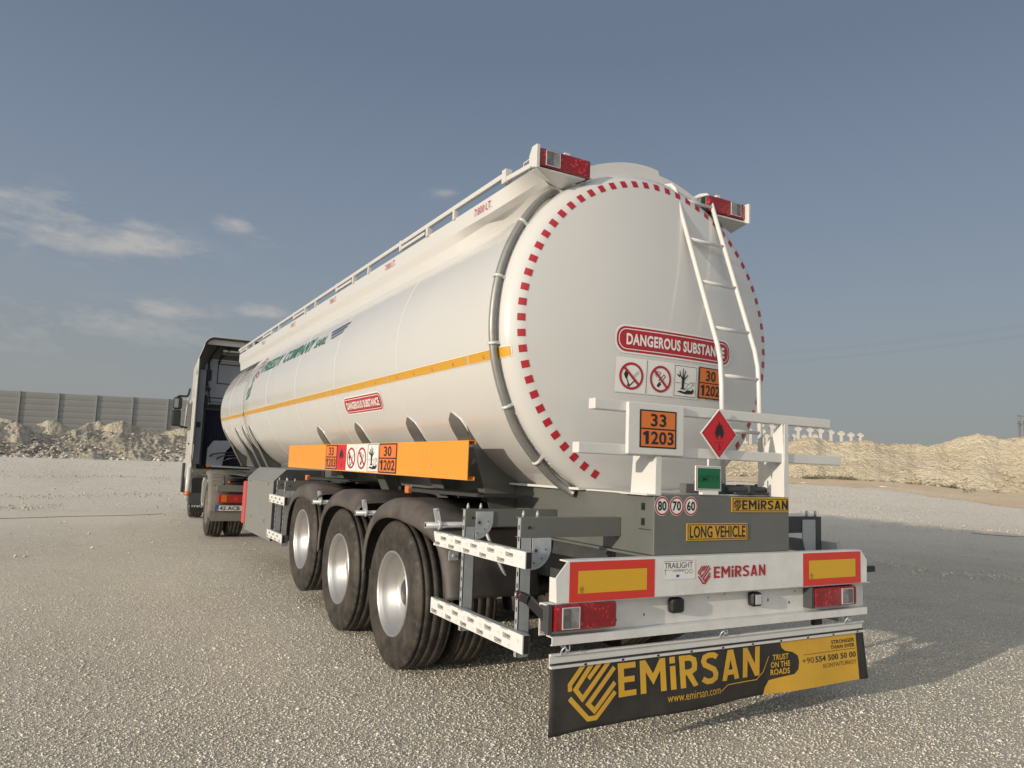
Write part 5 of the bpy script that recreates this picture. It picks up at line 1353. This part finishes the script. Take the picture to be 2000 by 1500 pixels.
# cab shell: side walls, back wall, roof
KO = Vector((0, 1.02, .13))
YB = 2.92; m = MB()
def cab_sec(y, top, hw, lo):
    r = .16; pts = [(-hw, lo)]
    pts += [(-hw, top-r)]+[(-hw+r-r*math.cos(R_(a)), top-r+r*math.sin(R_(a))) for a in (30, 60, 90)]
    pts += [(hw-r+r*math.sin(R_(a)), top-r+r*math.cos(R_(a))) for a in (0, 30, 60)]+[(hw, top-r), (hw, lo)]
    return [(x, y, z) for x, z in pts]
secs = [cab_sec(YB, 3.74, 1.15, 1.02), cab_sec(3.6, 3.80, 1.20, .62), cab_sec(4.55, 3.70, 1.20, .55), cab_sec(4.86, 3.15, 1.18, .45), cab_sec(5.05, 2.55, 1.16, .42), cab_sec(5.10, 1.75, 1.16, .42)]
n = len(secs[0]); m.add([p for s_ in secs for p in s_], [(j*n+i, j*n+(i+1) % n, (j+1)*n+(i+1) % n, (j+1)*n+i) for j in range(len(secs)-1) for i in range(n)]+[tuple(range(n)), tuple((len(secs)-1)*n+i for i in range(n))[::-1]])
cab = kp(m, 'cab', 'cab_white')
kp(MB().box(-1.10, 1.10, 5.03, 5.09, 1.85, 2.75), 'windscreen', 'glass_dark', bevel=.02)
kp(MB().box(-1.22, 1.22, 5.02, 5.14, .35, .95), 'front_bumper', 'cab_white', bevel=.05)
for sx in (-1, 1):
    kp(MB().box(min(sx*.75, sx*1.15), max(sx*.75, sx*1.15), 5.12, 5.16, .58, .80), 'headlight', 'lens_clear', bevel=.02)
    d = kp(MB().box(min(sx*1.196, sx*1.222), max(sx*1.196, sx*1.222), 3.65, 4.72, 1.05, 2.75), 'door', 'cab_white', bevel=.01)
    MB().box(min(sx*1.222, sx*1.228), max(sx*1.222, sx*1.228), 3.78, 4.62, 1.95, 2.65).build('door_window', 'glass_dark', d, bevel=.01)
    MB().box(min(sx*1.222, sx*1.245), max(sx*1.222, sx*1.245), 3.72, 3.86, 1.60, 1.65).build('door_handle', 'black', d, bevel=.005)
    # lower wheel arch skirts and steps
    m = MB(); pts = [(3.02, 1.10), (3.10, .80)]+[(3.72-.60*math.cos(R_(a)), R+.62*math.sin(R_(a))) for a in range(30, 151, 15)]+[(4.32, .70), (4.40, .35), (5.02, .35), (5.02, 1.25), (3.02, 1.25)]
    m.prism(pts, 0, min(sx*1.18, sx*1.235), max(sx*1.18, sx*1.235)); kp(m, 'wheel_arch', 'cab_white', bevel=.01)
    kp(MB().box(min(sx*1.235, sx*1.28), max(sx*1.235, sx*1.28), 4.25, 4.60, .42, 1.15), 'step_fairing', 'black', bevel=.01)
# back wall furniture
bw = kp(MB().box(-1.16, 1.16, YB-.03, YB-.004, 2.55, 3.62), 'back_panel', 'cab_grey')
A = Art()
for x0, x1 in ((-.80, .12), ):
    A.frame('black', x0, 3.06, x1, 3.55, .026, 1)
A.stroke('black', [(-1.05, 2.72), (-.62, 2.72), (-.56, 2.66), (-.57, 2.45)], .03, 1); A.stroke('black', [(-.92, 2.56), (-.60, 2.56)], .02, 1); A.stroke('black', [(-1.02, 2.60), (-.80, 2.63), (-.66, 2.62)], .02, 1.3)
A.build('gasket', bw, on_y(YB-.03))
m = MB()
for x, z, a, b in ((-1.02, 2.60, .05, .10), (-1.0, 3.25, .07, .12), (-1.05, 3.10, .05, .10), (-.98, 2.92, .05, .03), (-1.08, 2.45, .05, .06), (-1.03, 2.72, .04, .05)): m.box(x-a, x+a, YB-.14, YB-.03, z-b, z+b)
m.tube(catmull([(-1.02, YB-.08, 3.15), (-.98, YB-.1, 2.95), (-.92, YB-.08, 2.62)], 6), .014, 8)
kp(m, 'hinge_and_cables', 'pleat_blue')
kp(MB().tube(catmull([(-.80, 2.45, 4.02), (-.90, 2.6, 3.82), (-1.0, 2.78, 3.60), (-.99, 2.84, 3.38)], 8), .022, 8), 'cable', 'black')
kp(MB().tube(catmull([(-.62, 2.45, 3.95), (-.62, 2.6, 3.80), (-.74, 2.78, 3.70), (-.78, 2.88, 3.55)], 8), .022, 8), 'cable', 'black')
# dark pleated screen between cab and trailer front
m = MB(); vs = []; N_ = 60
for i in range(N_+1):
    x = -1.02+2.04*i/N_; y = YB-.22+(.045 if i % 2 else 0)
    vs += [(x, y, 1.16), (x-.0, y, 2.42)]
m.add(vs, [(2*i, 2*i+1, 2*i+3, 2*i+2) for i in range(N_)]); kp(m, 'pleated_screen', 'pleat_blue', solid=.004)
kp(MB().box(-1.03, 1.03, YB-.25, YB-.16, 2.41, 2.46), 'screen_frame', 'black'); kp(MB().box(-1.06, -1.02, YB-.25, YB-.16, 1.1, 2.40), 'screen_frame', 'black')
kp(MB().box(-1.10, 1.10, YB-.15, YB-.031, 1.04, 2.54), 'engine_tunnel', 'deep_black')
for k, (x0, z0, x1, z1) in enumerate(((-.86, 1.30, .30, 2.2), (-.70, 1.25, .45, 2.15), (-.55, 1.2, .55, 2.3))):
    kp(MB().tube(catmull([(x0, YB-.30, z0), (x0+.1, YB-.55-.05*k, z0+.1), (x1-.3, YB-.62, z0+.25), (x1, YB-.30, z1)], 8), .016, 8), 'air_line', 'black')
kp(MB().box(-1.20, -1.06, YB-.26, YB-.16, 1.15, 3.35), 'cab_corner_post', 'cab_grey', bevel=.01)
kp(MB().box(-1.19, -1.10, YB-.30, YB-.26, 2.0, 2.12), 'vent_catch', 'black')
# curved grey housing low behind the cab
m = MB(); m.prism([(1.10, -.60)][:0] or [(-.92, 1.12), (-.92, 1.52), (-.80, 1.70), (-.40, 1.72), (-.25, 1.65), (-.40, 1.60), (-.52, 1.45), (-.58, 1.12)], 1, 2.50, 2.66); kp(m, 'intake_housing', 'cab_grey', bevel=.01)
# roof spoiler: hollow shell open to the rear, side deflectors
ZT = 4.07; HW = 1.30
def spo(y, top, hw, t=0):
    r = .24; pts = [(-hw, 3.30)]+[(-hw, top-.55)]+[(-hw+.10, top-.25)]+[(-hw+.10+r-r*math.cos(R_(a)), top-r+r*math.sin(R_(a))) for a in (20, 40, 60, 80)]
    return pts+[(-x, z) for x, z in pts[::-1]]
m = MB(); m.smooth = True; S3 = [(2.10, ZT, HW), (2.9, ZT+.02, HW-.05), (3.6, ZT-.02, HW-.10), (4.2, ZT-.22, HW-.15), (4.6, ZT-.50, HW-.20)]
n = len(spo(0, 4, 1)); vs = []
for y, tp, hw in S3: vs += [(x, y, z) for x, z in spo(y, tp, hw)]
m.add(vs, [(j*n+i, j*n+i+1, (j+1)*n+i+1, (j+1)*n+i) for j in range(len(S3)-1) for i in range(n-1)])
kp(m, 'roof_spoiler', 'cab_white', solid=.012)
m = MB(); m.smooth = True; vs = []
for y, tp, hw in ((2.13, ZT-.02, HW-.02), (2.5, ZT-.04, HW-.05), (2.88, 3.66, HW-.12)):
    vs += [(x, y, z if z > 3.4 else z+.1) for x, z in spo(y, tp, hw)]
m.add(vs, [(j*n+i, j*n+i+1, (j+1)*n+i+1, (j+1)*n+i) for j in range(2) for i in range(n-1)])
kp(m, 'spoiler_lining', 'cab_inner')
kp(MB().box(-1.12, 1.12, 2.30, 2.36, ZT-.16, ZT-.03), 'spoiler_beam', 'cab_white', bevel=.01)
kp(MB().box(-.74, .74, 2.55, 2.60, ZT-.27, ZT-.22), 'spoiler_stay', 'cab_white', bevel=.008)
kp(MB().box(-.74, .74, 2.62, 2.68, ZT-.34, ZT-.245), 'spoiler_crossbar', 'cab_inner', bevel=.008)
for sx in (-1, 1):
    m = MB(); m.prism([(2.06, 1.62), (2.16, 1.35), (2.42, 1.18), (2.95, 1.10), (2.95, 3.55), (2.12, 3.55), (2.02, 3.50)], 0, min(sx*(HW-.025), sx*HW), max(sx*(HW-.025), sx*HW))
    sd = kp(m, 'side_deflector', 'cab_white', bevel=.006)
    MB().box(min(sx*(HW-.05), sx*(HW-.027)), max(sx*(HW-.05), sx*(HW-.027)), 2.05, 2.80, 1.6, 3.5).build('deflector_lining', 'frame_dark', sd)
    for z in (3.48, 3.02, 2.55): MB().box(min(sx*(HW-.001), sx*(HW+.002)), max(sx*(HW-.001), sx*(HW+.002)), 2.04, 2.90, z, z+.012).build('panel_gap', 'frame_dark', sd)
    # the deflector toes in towards the cab
    pv = Vector((sx*HW, 2.06, 0)); rot = Matrix.Translation(pv) @ Matrix.Rotation(R_(sx*5.5), 4, 'Z') @ Matrix.Translation(-pv)
    for q in [sd]+list(sd.children): q.data.transform(rot)
    m = MB(); m.prism([(3.0, .95), (2.60, 1.0), (2.50, 1.22), (2.60, 1.35), (3.0, 1.35)], 0, min(sx*1.22, sx*1.25), max(sx*1.22, sx*1.25)); kp(m, 'lower_deflector', 'cab_white', bevel=.01)
    # mirrors on their arms
    ar = kp(MB().tube(catmull([(sx*1.28, 4.15, 3.0), (sx*1.31, 4.12, 2.84), (sx*1.36, 4.08, 2.80), (sx*1.50, 4.02, 2.79), (sx*1.56, 4.0, 2.76)], 6), .028, 10), 'mirror_arm', 'lamp_black')
    MB().tube(catmull([(sx*1.28, 4.1, 2.02), (sx*1.38, 4.05, 2.03), (sx*1.48, 4.0, 2.06)], 6), .024, 10).build('lower_arm', 'lamp_black', ar)
    b1 = MB().box(min(sx*1.44, sx*1.64), max(sx*1.44, sx*1.64), 3.96, 4.10, 2.46, 2.76).build('upper_mirror', 'lamp_black', ar, bevel=.04)
    MB().box(min(sx*1.53, sx*1.62), max(sx*1.53, sx*1.62), 3.952, 3.958, 2.50, 2.72).build('upper_glass', 'mirror_glass', ar)
    MB().box(min(sx*1.45, sx*1.655), max(sx*1.45, sx*1.655), 3.95, 4.10, 2.04, 2.45).build('lower_mirror', 'lamp_black', ar, bevel=.04)
    kp(MB().tube([(sx*1.30, 4.15, 2.75), (sx*1.32, 4.3, 2.0)], .02, 8), 'grab_rail', 'cab_white')
